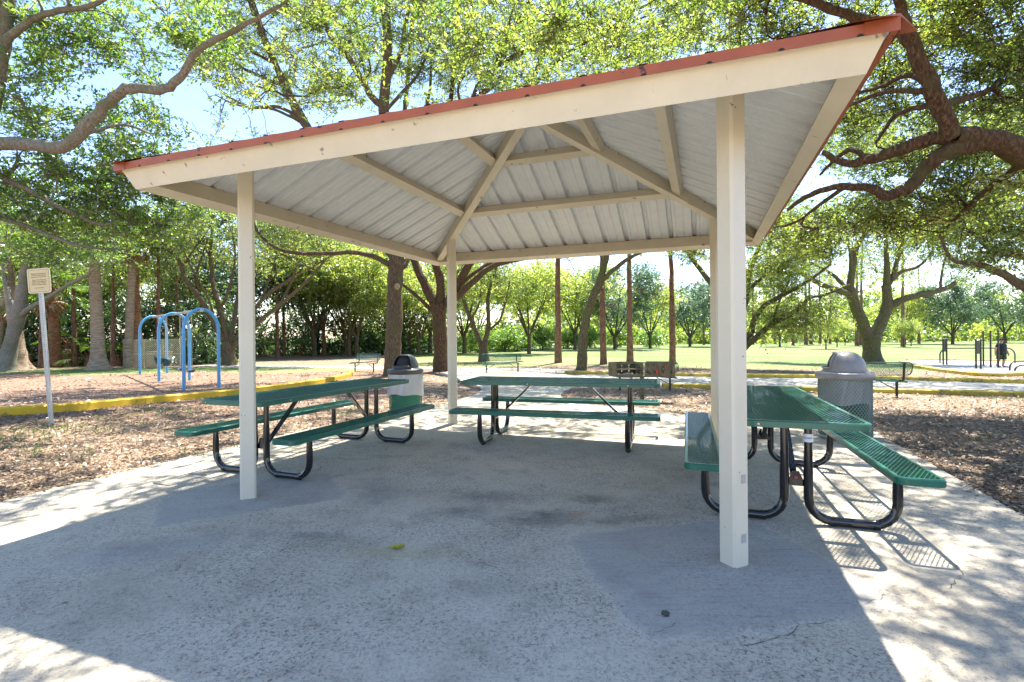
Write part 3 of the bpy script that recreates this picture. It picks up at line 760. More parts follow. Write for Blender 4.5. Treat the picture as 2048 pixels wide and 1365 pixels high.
def build_table():
    root = empty('picnic_table', (0, 0, 0), 0, 'x', 'picnic table', 'green mesh picnic tables under the shelter')
    L = 2.44
    mesh_board('table_top', 0.745, L, 0.765, 0.034, root)
    for s in (-1, 1): mesh_board('seat', 0.262, L, 0.450, 0.026, root, s*0.615, 0.055, 0.045)
    for e in (-1, 1):
        for s in (-1, 1):
            mb = MB(); P = [(x, e*0.865, z) for x, _, z in loop_pts(s*0.075, s*0.60, 0.735, 0.415)]
            rs = [0.031]*len(P); rs[0] = 0.024; rs[-1] = 0.024
            mb.tube(P, rs, 12); mb.box((s*0.075, e*0.865, 0.728), (0.10, 0.06, 0.012)); mb.box((s*0.60, e*0.865, 0.405), (0.16, 0.05, 0.010))
            for xx in (0.20, 0.46): mb.tube([(s*xx, e*0.865-.001, 0.033), (s*(xx+0.035), e*0.865, 0.034)], 0.0335, 12)
            mb.obj('leg', M['black'], root)
        mb = MB(); mb.bar((0, e*0.33, 0.742), (0, e*0.80, 0.285), 0.042, 0.022); mb.obj('brace', M['black'], root)
        mb = MB(); mb.prism([(-0.066, -0.008), (0.066, -0.008), (0.05, 0.008), (-0.05, 0.008)], 0.255, 0.275, 0, Matrix.Translation((0, e*0.84, 0)))
        V = [(-0.06, e*0.845, 0.27), (0.06, e*0.845, 0.27), (0.02, e*0.845, 0.36), (-0.02, e*0.845, 0.36)]
        mb.add(V+[(v[0], v[1]+e*0.008, v[2]) for v in V], [(0, 1, 2, 3), (7, 6, 5, 4), (0, 4, 5, 1), (1, 5, 6, 2), (2, 6, 7, 3), (3, 7, 4, 0)])
        mb.obj('gusset', M['black'], root)
    for e in (-1, 1):
        mb = MB(); x = 0.28*e
        mb.tube([(x, e*(L/2-0.002), 0.740), (x, e*(L/2+0.004), 0.740)], 0.0065, 8); mb.obj('bolt', M['bolt'], root)
    for y in (-0.86, .33):
        for s in (-1, 1): mb = MB(); mb.tube([(s*0.370, y, 0.742), (s*0.3765, y, 0.742)], 0.0065, 8); mb.obj('bolt', M['bolt'], root)
    return root
T0 = build_table()
T0.location = (-2.1244, 5.7709, 0); T0.rotation_euler = (0, 0, -R_(21.4)); T0['label'] = 'green mesh picnic table beside the black lidded bin and playground'
T1_ = copy_tree(T0, (0.5989, 6.4938, 0), R_(74.26), label='green mesh picnic table with its long side across the back, before the grill')
T2_ = copy_tree(T0, (2.2706, 4.4294, 0), -R_(18.88), label='green mesh picnic table with white sticker on a leg, beside the nearest post')
# sticker and maker's plate on the near legs of that table
lg = [k for k in KIDS[T2_.name] if k.name.startswith('leg')]
mb = MB(); mb.lathe([(0.0325, 0.575), (0.0325, 0.632)], 14, 0, M=Matrix.Translation((0.075, -0.865, 0)))
for i in range(7):
    z0 = 0.598; mb.lathe([(0.0331, z0), (0.0331, z0+0.012)], 2, 1, R_(-142+i*14), R_(-134+i*14), Matrix.Translation((0.075, -0.865, 0)))
st = mb.obj('sticker', [M['tag_white'], M['tag_blue']], T2_)
mb = MB(); mb.prism([(0.011*math.cos(t), 0.011*math.sin(t)) for t in [i*math.pi/5 for i in range(10)]], 0, 0.002, 0, Matrix.Translation((0.0, -0.854, 0.315)) @ Matrix.Rotation(R_(90), 4, 'X'))
mb.obj('maker_badge', M['tag_red'], T2_)

# ------------------------------------------------------------------ trash cans
def build_bin(name, loc, rz, lidmat, label, meshmat, inner, fold, front_fold, Rb=0.285, Hh=0.80, over=False):
    root = empty(name, loc, rz, label, 'trash can')
    # mesh basket
    mb = MB()
    n = 46; rows = 30
    for i in range(rows):
        z = 0.05+(Hh-0.07)*(i+0.5)/rows; dz = (Hh-0.07)/rows/2; sg = 1 if i % 2 else -1
        V, Fs = [], []
        for k in range(2*n):
            t = math.pi*k/n; zz = z+sg*dz*(1 if k % 2 else -1)
            for a, b in ((Rb-.003, -.0035), (Rb+.003, -.0035), (Rb+.003, .0035), (Rb-.003, .0035)):
                V.append((a*math.cos(t), a*math.sin(t), zz+b))
        m_ = 2*n
        for k in range(m_):
            for j in range(4): Fs.append((4*k+j, 4*k+(j+1) % 4, 4*((k+1) % m_)+(j+1) % 4, 4*((k+1) % m_)+j))
        mb.add(V, Fs)
    for z in (0.05, Hh-0.02): mb.lathe([(Rb-.006, z-.02), (Rb+.008, z-.02), (Rb+.008, z+.02), (Rb-.006, z+.02), (Rb-.006, z-.02)], 40)
    mb.lathe([(0, 0.06), (Rb-.01, 0.06)], 30)
    for k in range(3):
        t = 2*math.pi*k/3; mb.tube([(0.2*math.cos(t), 0.2*math.sin(t), 0), (0.2*math.cos(t), 0.2*math.sin(t), 0.06)], 0.015, 8)
    mb.obj('basket', meshmat, root)
    mb = MB(); mb.lathe([(Rb-.035, 0.07), (Rb-.03, Hh-.03)], 36); mb.obj('liner', inner, root)
    # plastic bag folded over the rim
    rg = random.Random(int(abs(loc[0]*100)))
    n = 72; mb = MB(); V, Fs = [], []; rows = 9
    ph = [rg.uniform(0, 6.28) for _ in range(6)]
    for i in range(rows+1):
        f = i/rows
        for k in range(n):
            t = 2*math.pi*k/n
            low = fold+0.016*math.sin(2*t+ph[0])+0.012*math.sin(5*t+ph[1])
            z = Hh+0.01-(Hh+0.01-low)*f
            r = Rb+(0.016 if over else -0.012)+0.010*f*math.sin(9*t+ph[2]+2*f)+0.006*math.sin(17*t+ph[3]+5*f)+(0.016*f if over else -0.004)
            V.append((r*math.cos(t), r*math.sin(t), z))
    for i in range(rows):
        for k in range(n): Fs.append((i*n+k, i*n+(k+1) % n, (i+1)*n+(k+1) % n, (i+1)*n+k))
    mb.add(V, Fs, 0, True); bg_ = mb.obj('bag', M['bag'], root)
    # lid: rim ring and a dome with a hooded opening towards -y
    lid = MB(); z0 = Hh
    lid.lathe([(Rb+.012, z0-.055), (Rb+.032, z0-.055), (Rb+.034, z0+.015), (Rb+.02, z0+.028), (Rb-.03, z0+.030), (Rb-.05, z0+.050)], 48)
    rd, hd = Rb-0.055, 0.245
    V, Fs = [], []; nu, nv = 48, 12
    def isopen(t, f): return abs(t) < 0.80 and 0.10 < f < 0.74
    idx = {}
    for j in range(nv+1):
        f = j/nv
        for k in range(nu):
            t = 2*math.pi*k/nu
            r = rd*math.cos(f*math.pi/2)**0.75; z = z0+.045+hd*math.sin(f*math.pi/2)
            idx[(j, k)] = len(V); V.append((r*math.sin(t), -r*math.cos(t), z))
    for j in range(nv):
        for k in range(nu):
            tm = 2*math.pi*(k+.5)/nu; tm = tm if tm < math.pi else tm-2*math.pi
            if isopen(tm, (j+.5)/nv): continue
            Fs.append((idx[(j, k)], idx[(j, (k+1) % nu)], idx[(j+1, (k+1) % nu)], idx[(j+1, k)]))
    lid.add(V, Fs, 0, True)
    # raised lip round the opening
    lip = []
    for t in np.linspace(-0.80, 0.80, 9): lip.append((t, 0.10))
    for f in np.linspace(0.2, 0.66, 5): lip.append((0.80, f))
    for t in np.linspace(0.72, -0.72, 9): lip.append((t, 0.74))
    for f in np.linspace(0.66, 0.2, 5): lip.append((-0.80, f))
    P = []
    for t, f in lip+[lip[0]]:
        r = (rd+.006)*math.cos(f*math.pi/2)**0.75; P.append((r*math.sin(t), -r*math.cos(t), z0+.045+hd*math.sin(f*math.pi/2)))
    lid.tube(P, 0.012, 7)
    lo = lid.obj('lid', lidmat, root)
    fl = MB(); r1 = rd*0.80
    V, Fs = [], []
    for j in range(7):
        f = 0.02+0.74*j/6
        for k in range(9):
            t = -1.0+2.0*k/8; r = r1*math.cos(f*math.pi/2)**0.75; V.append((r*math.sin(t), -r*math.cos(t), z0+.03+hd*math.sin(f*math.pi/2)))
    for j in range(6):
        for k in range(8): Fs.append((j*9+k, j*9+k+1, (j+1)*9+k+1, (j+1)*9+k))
    fl.add(V, Fs, 0, True); fl.obj('opening_shade', M['hole'], lo)  # dark sheet that paints the shade inside the lid opening
    return root
bl = at_d(811, 742, 9.2); bl.z = gz(bl.x, bl.y)-0.02
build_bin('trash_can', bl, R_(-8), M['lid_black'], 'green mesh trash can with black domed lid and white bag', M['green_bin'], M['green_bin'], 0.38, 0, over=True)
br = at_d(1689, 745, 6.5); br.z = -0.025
build_bin('trash_can', br, R_(-118), M['lid_grey'], 'dark mesh trash can with grey domed lid on the leaf litter', M['mesh_sheen'], M['green_dark'], 0.47, 0, 0.292, 0.83)

# ------------------------------------------------------------------ park benches
def build_bench():
    root = empty('park_bench', (0, 0, 0), 0, 'x', 'bench', 'green mesh park benches')
    L = 1.83
    # seat board, back edge at y = 0, front at y = -0.40 (the sitter looks to -y)
    mb = MB()
    mesh_board('seat', 0.36, L, 0.0, 0.03, root, 0, 0.05, 0.04, 0.016)
    so = KIDS[root.name][-1]; so.rotation_euler = (R_(-4), 0, R_(90)); so.location = (0, -0.22, 0.455)
    # back: mesh sheet in a round rod frame, leaning
    def fn(q): return (q[1], 0.02+0.10*(q[0]), 0.56+q[0])
    mb = MB(); lattice(mb, 0.02, 0.27, -L/2+.03, L/2-.03, 0, 0.016, 0.028, 0.0085, 0.006, 0, None, lambda q: (q[1], 0.03+0.22*q[0]+q[2], 0.54+q[0]))
    P = [(p[1], 0.03+0.22*(p[0]+.145), 0.54+p[0]+.145) for p in rrect(0.29, L, 0.09, 6)]; P.append(P[0])
    bk = mb.obj('backrest', M['green'], root)
    fr = MB(); fr.tube(P, 0.013, 8, caps=False); fr.obj('back_frame', M['green_dark'], bk)
    for s in (-1, 1):
        mb = MB(); x = s*0.72
        mb.tube([(x, -0.16, -0.05), (x, -0.16, 0.40)], 0.030, 10)
        mb.bar((x, -0.38, 0.415), (x, 0.00, 0.405), 0.05, 0.025)
        mb.tube(catmull([(x, -0.06, 0.41), (x, 0.05, 0.42), (x, 0.075, 0.50), (x, 0.085, 0.62), (x, 0.115, 0.82)], 5), 0.024, 8)
        lo = mb.obj('leg', M['black_bench'], root)
        b = MB(); b.bar((x, -0.16, 0.17), (s*0.25, -0.18, 0.43), 0.03, 0.02); b.obj('brace', M['black_bench'], lo)
    return root
B0 = build_bench()
p = at(734, 743.0); B0.location = p; B0.rotation_euler = (0, 0, R_(-38)); B0['label'] = 'dark green park bench on leaf litter at the end of the yellow playground kerb'
p = at(1003, 745.5); copy_tree(B0, p, R_(14), label='pale green park bench facing the shelter from across the back path')
p = at(1291, 782); copy_tree(B0, p, R_(172), label='park bench half hidden behind the barbecue grill, facing the walkway')
p = at(1738, 797); copy_tree(B0, p, R_(176), label='park bench behind the grey lidded bin, its back to the shelter')
p = at(2182, 808); copy_tree(B0, p, R_(176), label='park bench cut off by the frame beside the walkway, only its seat end showing')

# ------------------------------------------------------------------ barbecue grill: two slotted fireboxes on one post
def build_grill():
    p = at_d(1284, 760, 11.2); gz0 = gz(p.x, p.y)
    root = empty('barbecue_grill', (p.x, p.y, gz0), R_(4), 'sooty double barbecue grill of slotted steel boxes beyond the middle table', 'grill')
    mb = MB(); mb.tube([(0, 0, -0.05), (0, 0, 0.56)], 0.05, 12); mb.box((0, 0, 0.57), (0.9, 0.16, 0.03)); mb.obj('post', M['rust'], root)
    def slotted(mb, a, b, z0, z1, t, slots, mi=0):
        """wall from a to b with upright slot openings made of small squares"""
        a, b = Vector(a), Vector(b); L = (b-a).length; d = (b-a)/L
        xs_ = [0.0]
        for s in slots: xs_ += [s*L-0.020, s*L+0.020]
        xs_.append(L)
        for i in range(0, len(xs_)-1, 2):
            q0, q1 = a+d*xs_[i], a+d*xs_[i+1]; m_ = (q0+q1)/2
            mb.bar((q0.x, q0.y, (z0+z1)/2), (q1.x, q1.y, (z0+z1)/2), t, z1-z0, mi)
        for i in range(1, len(xs_)-1, 2):
            q0, q1 = a+d*xs_[i], a+d*xs_[i+1]
            for k in range(6):
                za = z0+(z1-z0)*(0.0 if k == 0 else k/6+0.02); zb = z0+(z1-z0)*((k+1)/6-(0.085 if k < 5 else 0))
                if k in (0, 5) or True:
                    h = 0.022
                    zc = z0+(z1-z0)*(k+0.0)/5
                    zc = min(max(zc, z0+h/2), z1-h/2)
                    mb.bar((q0.x, q0.y, zc), (q1.x, q1.y, zc), t*0.98, h, mi)
    for cx, rot, nm in ((-0.36, 6, 'l'), (0.38, -20, 'r')):
        Mx = Matrix.Translation((cx, 0.02 if nm == 'l' else -0.06, 0.585)) @ Matrix.Rotation(R_(rot), 4, 'Z')
        fb = MB(); w, dp, h = 0.60, 0.46, 0.30
        fb.box((0, 0, 0.0), (w, dp, 0.012))
        slotted(fb, (-w/2, -dp/2, 0), (-w/2, dp/2, 0), 0.008, h, 0.012, (0.25, 0.75))
        slotted(fb, (w/2, -dp/2, 0), (w/2, dp/2, 0), 0.008, h, 0.012, (0.25, 0.75))
        slotted(fb, (-w/2+.007, dp/2, 0), (w/2-.007, dp/2, 0), 0.008, h, 0.012, (0.2, 0.5, 0.8))
        if nm == 'r': slotted(fb, (-w/2+.007, -dp/2, 0), (w/2-.007, -dp/2, 0), 0.008, h, 0.012, (0.08, 0.42, 0.62, 0.9))
        else:
            fb.bar((-w/2, -dp/2, h-0.012), (w/2, -dp/2, h-0.012), 0.022, 0.022); fb.bar((-w/2, -dp/2, 0.03), (w/2, -dp/2, 0.03), 0.012, 0.05)
        for v in fb.v: v[:] = Mx @ v
        fo = fb.obj('firebox', M['rust'], root)
        g = MB()
        for k in range(12): g.tube([(-w/2+.02+k*(w-.04)/11, -dp/2+.01, 0.15), (-w/2+.02+k*(w-.04)/11, dp/2-.01, 0.15)], 0.006, 6)
        g.bar((-w/2, -0.1, .15), (w/2, -0.1, .15), .012, .012); g.bar((-w/2, 0.1, .15), (w/2, 0.1, .15), .012, .012)
        for v in g.v: v[:] = Mx @ v
        g.obj('grate', M['rust'], fo)
        a = MB(); rg = random.Random(3)
        for k in range(60):
            c = (rg.uniform(-.26, .26), rg.uniform(-.2, .2), 0.012+rg.uniform(0, .04)); s = rg.uniform(.02, .055)
            a.box(c, (s, s*.8, s*.6), 0, Matrix.Rotation(rg.uniform(-.1, .1), 4, 'Z'))
        for v in a.v: v[:] = Mx @ v
        a.obj('ash', M['ash'], fo)
        if nm == 'r':
            hd = MB(); hd.tube([Mx @ Vector((-0.06, -dp/2-.03, 0.06)), Mx @ Vector((-0.06, -dp/2-.03, 0.16))], 0.025, 10); hd.box((0, 0, 0), (0.035, 0.03, 0.05), 0, Mx @ Matrix.Translation((0.12, -dp/2-.02, 0.2)))
            hd.obj('red_handle', M['red_plastic'], fo)
    return root
build_grill()

# ------------------------------------------------------------------ notice on a leaning perforated post
def text_mesh(body, size, mat, parent, name, loc, rot, align='CENTER', space=1.0):
    cu = bpy.data.curves.new('t', 'FONT'); cu.body = body; cu.size = size; cu.align_x = align; cu.extrude = 0.0006; cu.space_line = space
    ob = bpy.data.objects.new('t', cu); COL.objects.link(ob)
    dg = bpy.context.evaluated_depsgraph_get(); me_ = bpy.data.meshes.new_from_object(ob.evaluated_get(dg))
    bpy.data.objects.remove(ob); me_.materials.clear(); me_.materials.append(mat)
    o = link(name, me_, parent); o.location = loc; o.rotation_euler = rot
    return o
def build_sign():
    p = at(102, 850)
    root = empty('notice_sign', p, R_(32), 'tan notice board of small print on a leaning perforated steel post', 'sign')
    root.rotation_euler = (0, R_(-3.9), R_(3))
    mb = MB(); w = 0.055
    # U channel post with punched holes
    zz = 0.0; Ht = 2.14
    mb.box((-0.024, 0.01, Ht/2), (0.012, 0.028, Ht)); mb.box((0.024, 0.01, Ht/2), (0.012, 0.028, Ht))
    mb.box((-0.0135, 0, Ht/2), (0.010, 0.003, Ht)); mb.box((0.0135, 0, Ht/2), (0.010, 0.003, Ht))
    k = 0
    while k*0.0254*1.5 < Ht-.03:
        mb.box((0, 0, k*0.0381+0.008), (0.017, 0.003, 0.020)); k += 1
    mb.obj('post', M['galv'], root)
    bw, bh = 0.35, 0.395; zc = Ht+0.165
    bd = MB(); bd.prism(rrect(bw, bh, 0.035), -0.002, 0.002, 0, Matrix.Translation((0, -0.006, zc)) @ Matrix.Rotation(R_(90), 4, 'X'))
    b = bd.obj('board', M['sign_edge'], root)
    f = MB(); O, I = rrect(bw-.036, bh-.036, 0.024), rrect(bw-.044, bh-.044, 0.021); n = len(O)
    T = Matrix.Translation((0, -0.0088, zc)) @ Matrix.Rotation(R_(90), 4, 'X')
    f.add([(q[0], q[1], 0) for q in O]+[(q[0], q[1], 0) for q in I], [(i, (i+1) % n, n+(i+1) % n, n+i) for i in range(n)], 0, False, T)
    f.obj('border', M['ink'], b)
    f = MB(); f.add([(q[0], q[1], 0) for q in I], [tuple(range(n))], 0, False, Matrix.Translation((0, -0.0086, zc)) @ Matrix.Rotation(R_(90), 4, 'X')); f.obj('face', M['sign_face'], b)
    txt = "Playground equipment is\nfor the use of children\nbetween 5-12 years old."
    text_mesh(txt, 0.0235, M['ink'], b, 'lettering', (0, -0.0094, zc+0.105), (R_(90), 0, 0), space=1.1)
    text_mesh("Please use caution and\nwatch for the equipment\nthat is suited to them.\nNo pets, no glass bottles.", 0.0225, M['ink'], b, 'lettering', (0, -0.0094, zc+0.008), (R_(90), 0, 0), space=1.1)
    text_mesh("Parks & Recreation", 0.017, M['ink'], b, 'lettering', (0, -0.0094, zc-0.118), (R_(90), 0, 0))
    for dz in (0.17, -0.17): bt = MB(); bt.tube([(0, -0.008, zc+dz), (0, -0.014, zc+dz)], 0.007, 8); bt.obj('bolt', M['galv'], b)
build_sign()

# ------------------------------------------------------------------ swing set
def build_swings():
    f1a, f1b = at(368, 781), at(438, 776.5)
    f2a, f2b = at(318, 763), at(379, 760.5)
    f3a, f3b = at(280, 749.5), at(334, 746.5)
    org = (f2a+f2b)/2; root = empty('swing_set', org, 0, 'blue arched swing frame standing on the playground mulch', 'swing set')
    tops = []
    hw = 0.58; dirs = (f1b-f1a).normalized(); dirs.z = 0; dirs.normalize()
    for a, b, ty in ((f1a, f1b, 619), (f2a, f2b, 627), (f3a, f3b, 633)):
        c = (a+b)/2; half = (b-a).length/2; s = (b-a).normalized()
        rr = half; Ht = 2.58 if ty == 619 else 2.62
        zt = H+ray(c.x/c.y*F+1024, ty)[1]*c.y
        Ht = zt-c.z; P = []
        P.append(c-s*half+Vector((0, 0, -0.1)))
        for k in range(15):
            t = math.pi*k/14; e = 0.72
            P.append(c-s*half*math.cos(t)+Vector((0, 0, Ht-0.68+0.68*math.sin(t))))
        P.append(c+s*half+Vector((0, 0, -0.1)))
        mb = MB(); mb.tube([q-org for q in P], 0.052, 12); mb.obj('arch', M['blue'], root)
        tops.append(c+Vector((0, 0, Ht-0.03)))
    mb = MB(); mb.tube([tops[0]-org, tops[2]-org], 0.042, 10); mb.obj('top_beam', M['galv'], root)
    mb = MB()
    for t in tops: mb.tube([t-org+(tops[2]-tops[0]).normalized()*0.12, t-org-(tops[2]-tops[0]).normalized()*0.12], 0.06, 10)
    mb.obj('clamp', M['galv'], root)
    ax = (tops[2]-tops[0]).normalized(); ax.z = 0; sd = Vector((ax.y, -ax.x, 0))
    def swing(i, f, kind, lab, low):
        a, b = tops[i], tops[i+1]; c = a.lerp(b, f); g = gz(c.x, c.y); seatz = g+low
        r = empty('swing', (c.x, c.y, seatz), math.atan2(ax.y, ax.x), lab, 'swing', 'swings hanging from the blue frame')
        mb = MB(); wd = 0.22 if kind == 'belt' else 0.16
        for s in (-1, 1): mb.tube([(s*wd, 0, 0.02 if kind == 'belt' else .22), (s*wd*1.02, 0, c.z-seatz-.04)], 0.011, 6)
        mb.obj('chain', M['chain'], r)
        sb = MB()
        if kind == 'belt':
            V, Fs = [], []
            for k in range(9):
                x = -0.24+0.06*k; z = 0.03-0.07*math.cos(x/0.24*math.pi/2)
                for y, zz in ((-0.09, 0), (0.09, 0), (0.09, 0.02), (-0.09, 0.02)): V.append((x, y, z+zz))
            for k in range(8):
                for j in range(4): Fs.append((4*k+j, 4*k+(j+1) % 4, 4*k+4+(j+1) % 4, 4*k+4+j))
            Fs += [(0, 1, 2, 3), (35, 34, 33, 32)]
            sb.add(V, Fs); sb.obj('belt_seat', M['navy'], r)
        else:
            sb.lathe([(0.05, -0.12), (0.13, -0.10), (0.155, 0.06), (0.17, 0.20), (0.15, 0.20), (0.13, 0.05), (0.04, -0.09)], 16)
            sb.box((0, 0.16, 0.16), (0.26, 0.03, 0.2), bev=0.01); sb.box((0, -0.15, 0.10), (0.06, 0.03, 0.22)); sb.obj('bucket_seat', M['teal_rubber'], r)
    swing(0, 0.36, 'belt', 'belt swing with navy seat just behind the tallest blue arch', 0.50)
    swing(0, 0.70, 'belt', 'belt swing with navy seat farther along, close to the middle blue arch', 0.50)
    swing(1, 0.34, 'bucket', 'toddler bucket swing just past the middle blue arch', 0.62)
    swing(1, 0.70, 'bucket', 'toddler bucket swing nearest the smallest blue arch', 0.62)
build_swings()

# ------------------------------------------------------------------ chain-link things
def chainlink(mb, x0, x1, z0, z1, cell=0.09, w=0.007, y=0.0, mi=0):
    L, Hh = x1-x0, z1-z0
    n = int((L+Hh)/cell)
    for sg in (1, -1):
        for i in range(n+1):
            s = i*cell-Hh
            a = max(s, 0.0); b = min(s+Hh, L)
            if b-a < 0.01: continue
            za, zb = a-s, b-s
            if sg < 0: za, zb = Hh-za, Hh-zb
            yy = y+sg*0.004
            mb.add([(x0+a, yy, z0+za-w), (x0+b, yy, z0+zb-w), (x0+b, yy, z0+zb+w), (x0+a, yy, z0+za+w)], [(0, 1, 2, 3)], mi)
def build_enclosure():
    a, b = at(248, 737), at(381, 733); b = Vector((b.x, a.y+0.6, 0)); a = Vector((a.x, a.y, gz(a.x, a.y)))
    d = b-a; L = math.hypot(d.x, d.y); root = empty('chain_link_enclosure', a, math.atan2(d.y, d.x), 'chain link screen with weathered wooden posts behind the blue swings', 'fence')
    Ht = 1.62
    for k in range(4):
        mb = MB(); mb.box((L*k/3, 0.03, Ht/2-0.05), (0.11, 0.09, Ht+0.1), 0, None, 0.02); mb.obj('post', M['fence_wood'], root)
    for z in (Ht-0.04, Ht*0.48):
        mb = MB(); mb.tube([(0, 0, z), (L, 0, z)], 0.022, 8); mb.obj('rail', M['galv'], root)
    mb = MB(); chainlink(mb, 0.05, L-0.05, 0.05, Ht-0.05, 0.11, 0.011, -0.03); mb.obj('wire_mesh', M['sign_edge'], root)
    c = empty('storage_box', a+Vector((d.x*.42, d.y*.42+.9, 0)), 0, 'rusty brown storage box behind the chain link screen', 'box')
    mb = MB(); mb.box((0, 0, .42), (1.1, .7, .84), 0, None, .03); mb.obj('body', M['fence_wood'], c)
    mb = MB(); mb.box((0, 0, .87), (1.16, .76, .06), 0, None, .03); mb.obj('lid', M['fence_wood'], c)
build_enclosure()
def build_far_fence():
    a, b = at_d(660, 690, 52), at_d(1010, 690, 55)
    root = empty('boundary_fence', (a.x, a.y, gz(a.x, a.y)), math.atan2(b.y-a.y, b.x-a.x), 'long grey chain link boundary fence before the bright green hedge', 'fence')
    L = (b-a).length; Ht = 1.5; n = 7
    for k in range(n+1):
        mb = MB(); mb.tube([(L*k/n, 0, -.1), (L*k/n, 0, Ht)], 0.035, 8); mb.obj('post', M['galv'], root)
    for z in (Ht, 0.1):
        mb = MB(); mb.tube([(0, 0, z), (L, 0, z)], 0.025, 6); mb.obj('rail', M['galv'], root)
    mb = MB(); chainlink(mb, 0, L, .1, Ht, .22, .009); mb.obj('wire_mesh', M['galv'], root)
build_far_fence()

# ------------------------------------------------------------------ exercise station
def build_exercise():
    def frame(u, v, vt, wpx, lab, D=None):
        p = at(u, v); zt = H+ray(u, vt)[1]*p.y; Ht = zt-p.z; w = wpx/F*p.y
        r = empty('exercise_board', p, 0, lab, 'exercise sign', 'exercise instruction panels')
        for s in (-1, 1):
            mb = MB(); mb.tube([(s*w/2, 0, -.05), (s*w/2, 0, Ht)], 0.045, 8); mb.obj('post', M['pole_dark'], r)
        mb = MB(); mb.box((0, 0, Ht*0.74), (w*.9, 0.03, Ht*0.46)); mb.obj('panel', M['panel_dark'], r)
        mb = MB(); mb.box((0, 0, Ht+.01), (w+.14, 0.10, 0.03)); mb.obj('cap', M['galv'], r)
    frame(1890, 730.5, 678, 7, 'narrow dark exercise panel on two posts, at the open end of the pad')
    frame(1957, 738.5, 679, 9.5, 'wider dark exercise panel on two posts, beside the tall poles')
    pts = [at(u, v) for u, v in ((1967, 733), (1981.5, 735.5), (1997, 737))]
    r = empty('climbing_poles', pts[1], 0, 'three tall dark exercise poles standing in front of the walking person', 'exercise poles')
    for q, ut, vt in zip(pts, (1967, 1982, 1997), (664.5, 663.5, 663.5)):
        zt = H+ray(ut, vt)[1]*q.y
        mb = MB(); mb.tube([q-pts[1]-Vector((0, 0, .05)), Vector((q.x, q.y, zt))-pts[1]], 0.042, 8)
        mb.tube([Vector((q.x, q.y, zt))-pts[1], Vector((q.x, q.y, zt+.05))-pts[1]], 0.05, 8); mb.obj('pole', M['pole_dark'], r)
    def bentbar(u0, v0, u1, v1, vt, lab, d=0.35, Dy=0):
        a, b = at(u0, v0), at(u1, v1); b.z = gz(b.x, b.y); zt = H+ray(u0, vt)[1]*a.y
        r = empty('exercise_bar', a, 0, lab, 'exercise bar', 'bent exercise bars')
        P = [Vector((0, 0, -.05)), Vector((0, 0, zt-a.z-d))]
        e = (b-a); e.z = 0; L = e.length; e.normalize()
        for k in range(1, 7):
            t = math.pi/2*k/6; P.append(e*d*(1-math.cos(t))+Vector((0, 0, zt-a.z-d+d*math.sin(t))))
        for k in range(0, 7):
            t = math.pi/2*k/6; P.append(e*(L-d+d*math.sin(t))+Vector((0, 0, zt-a.z-d+d*math.cos(t))))
        P.append(e*L+Vector((0, 0, -.05)))
        mb = MB(); mb.tube(P, 0.04, 8); mb.obj('rail', M['pole_dark'], r)
    bentbar(1880, 728, 2030, 728.5, 697, 'long low exercise bar running between the panels and the person', 0.45)
    bentbar(2019.5, 743, 2120, 742, 723.5, 'low bent exercise bar, the taller of the two by the kerb')
    bentbar(2029, 744, 2130, 744.5, 731, 'low bent exercise bar, the lower of the two by the kerb')
build_exercise()

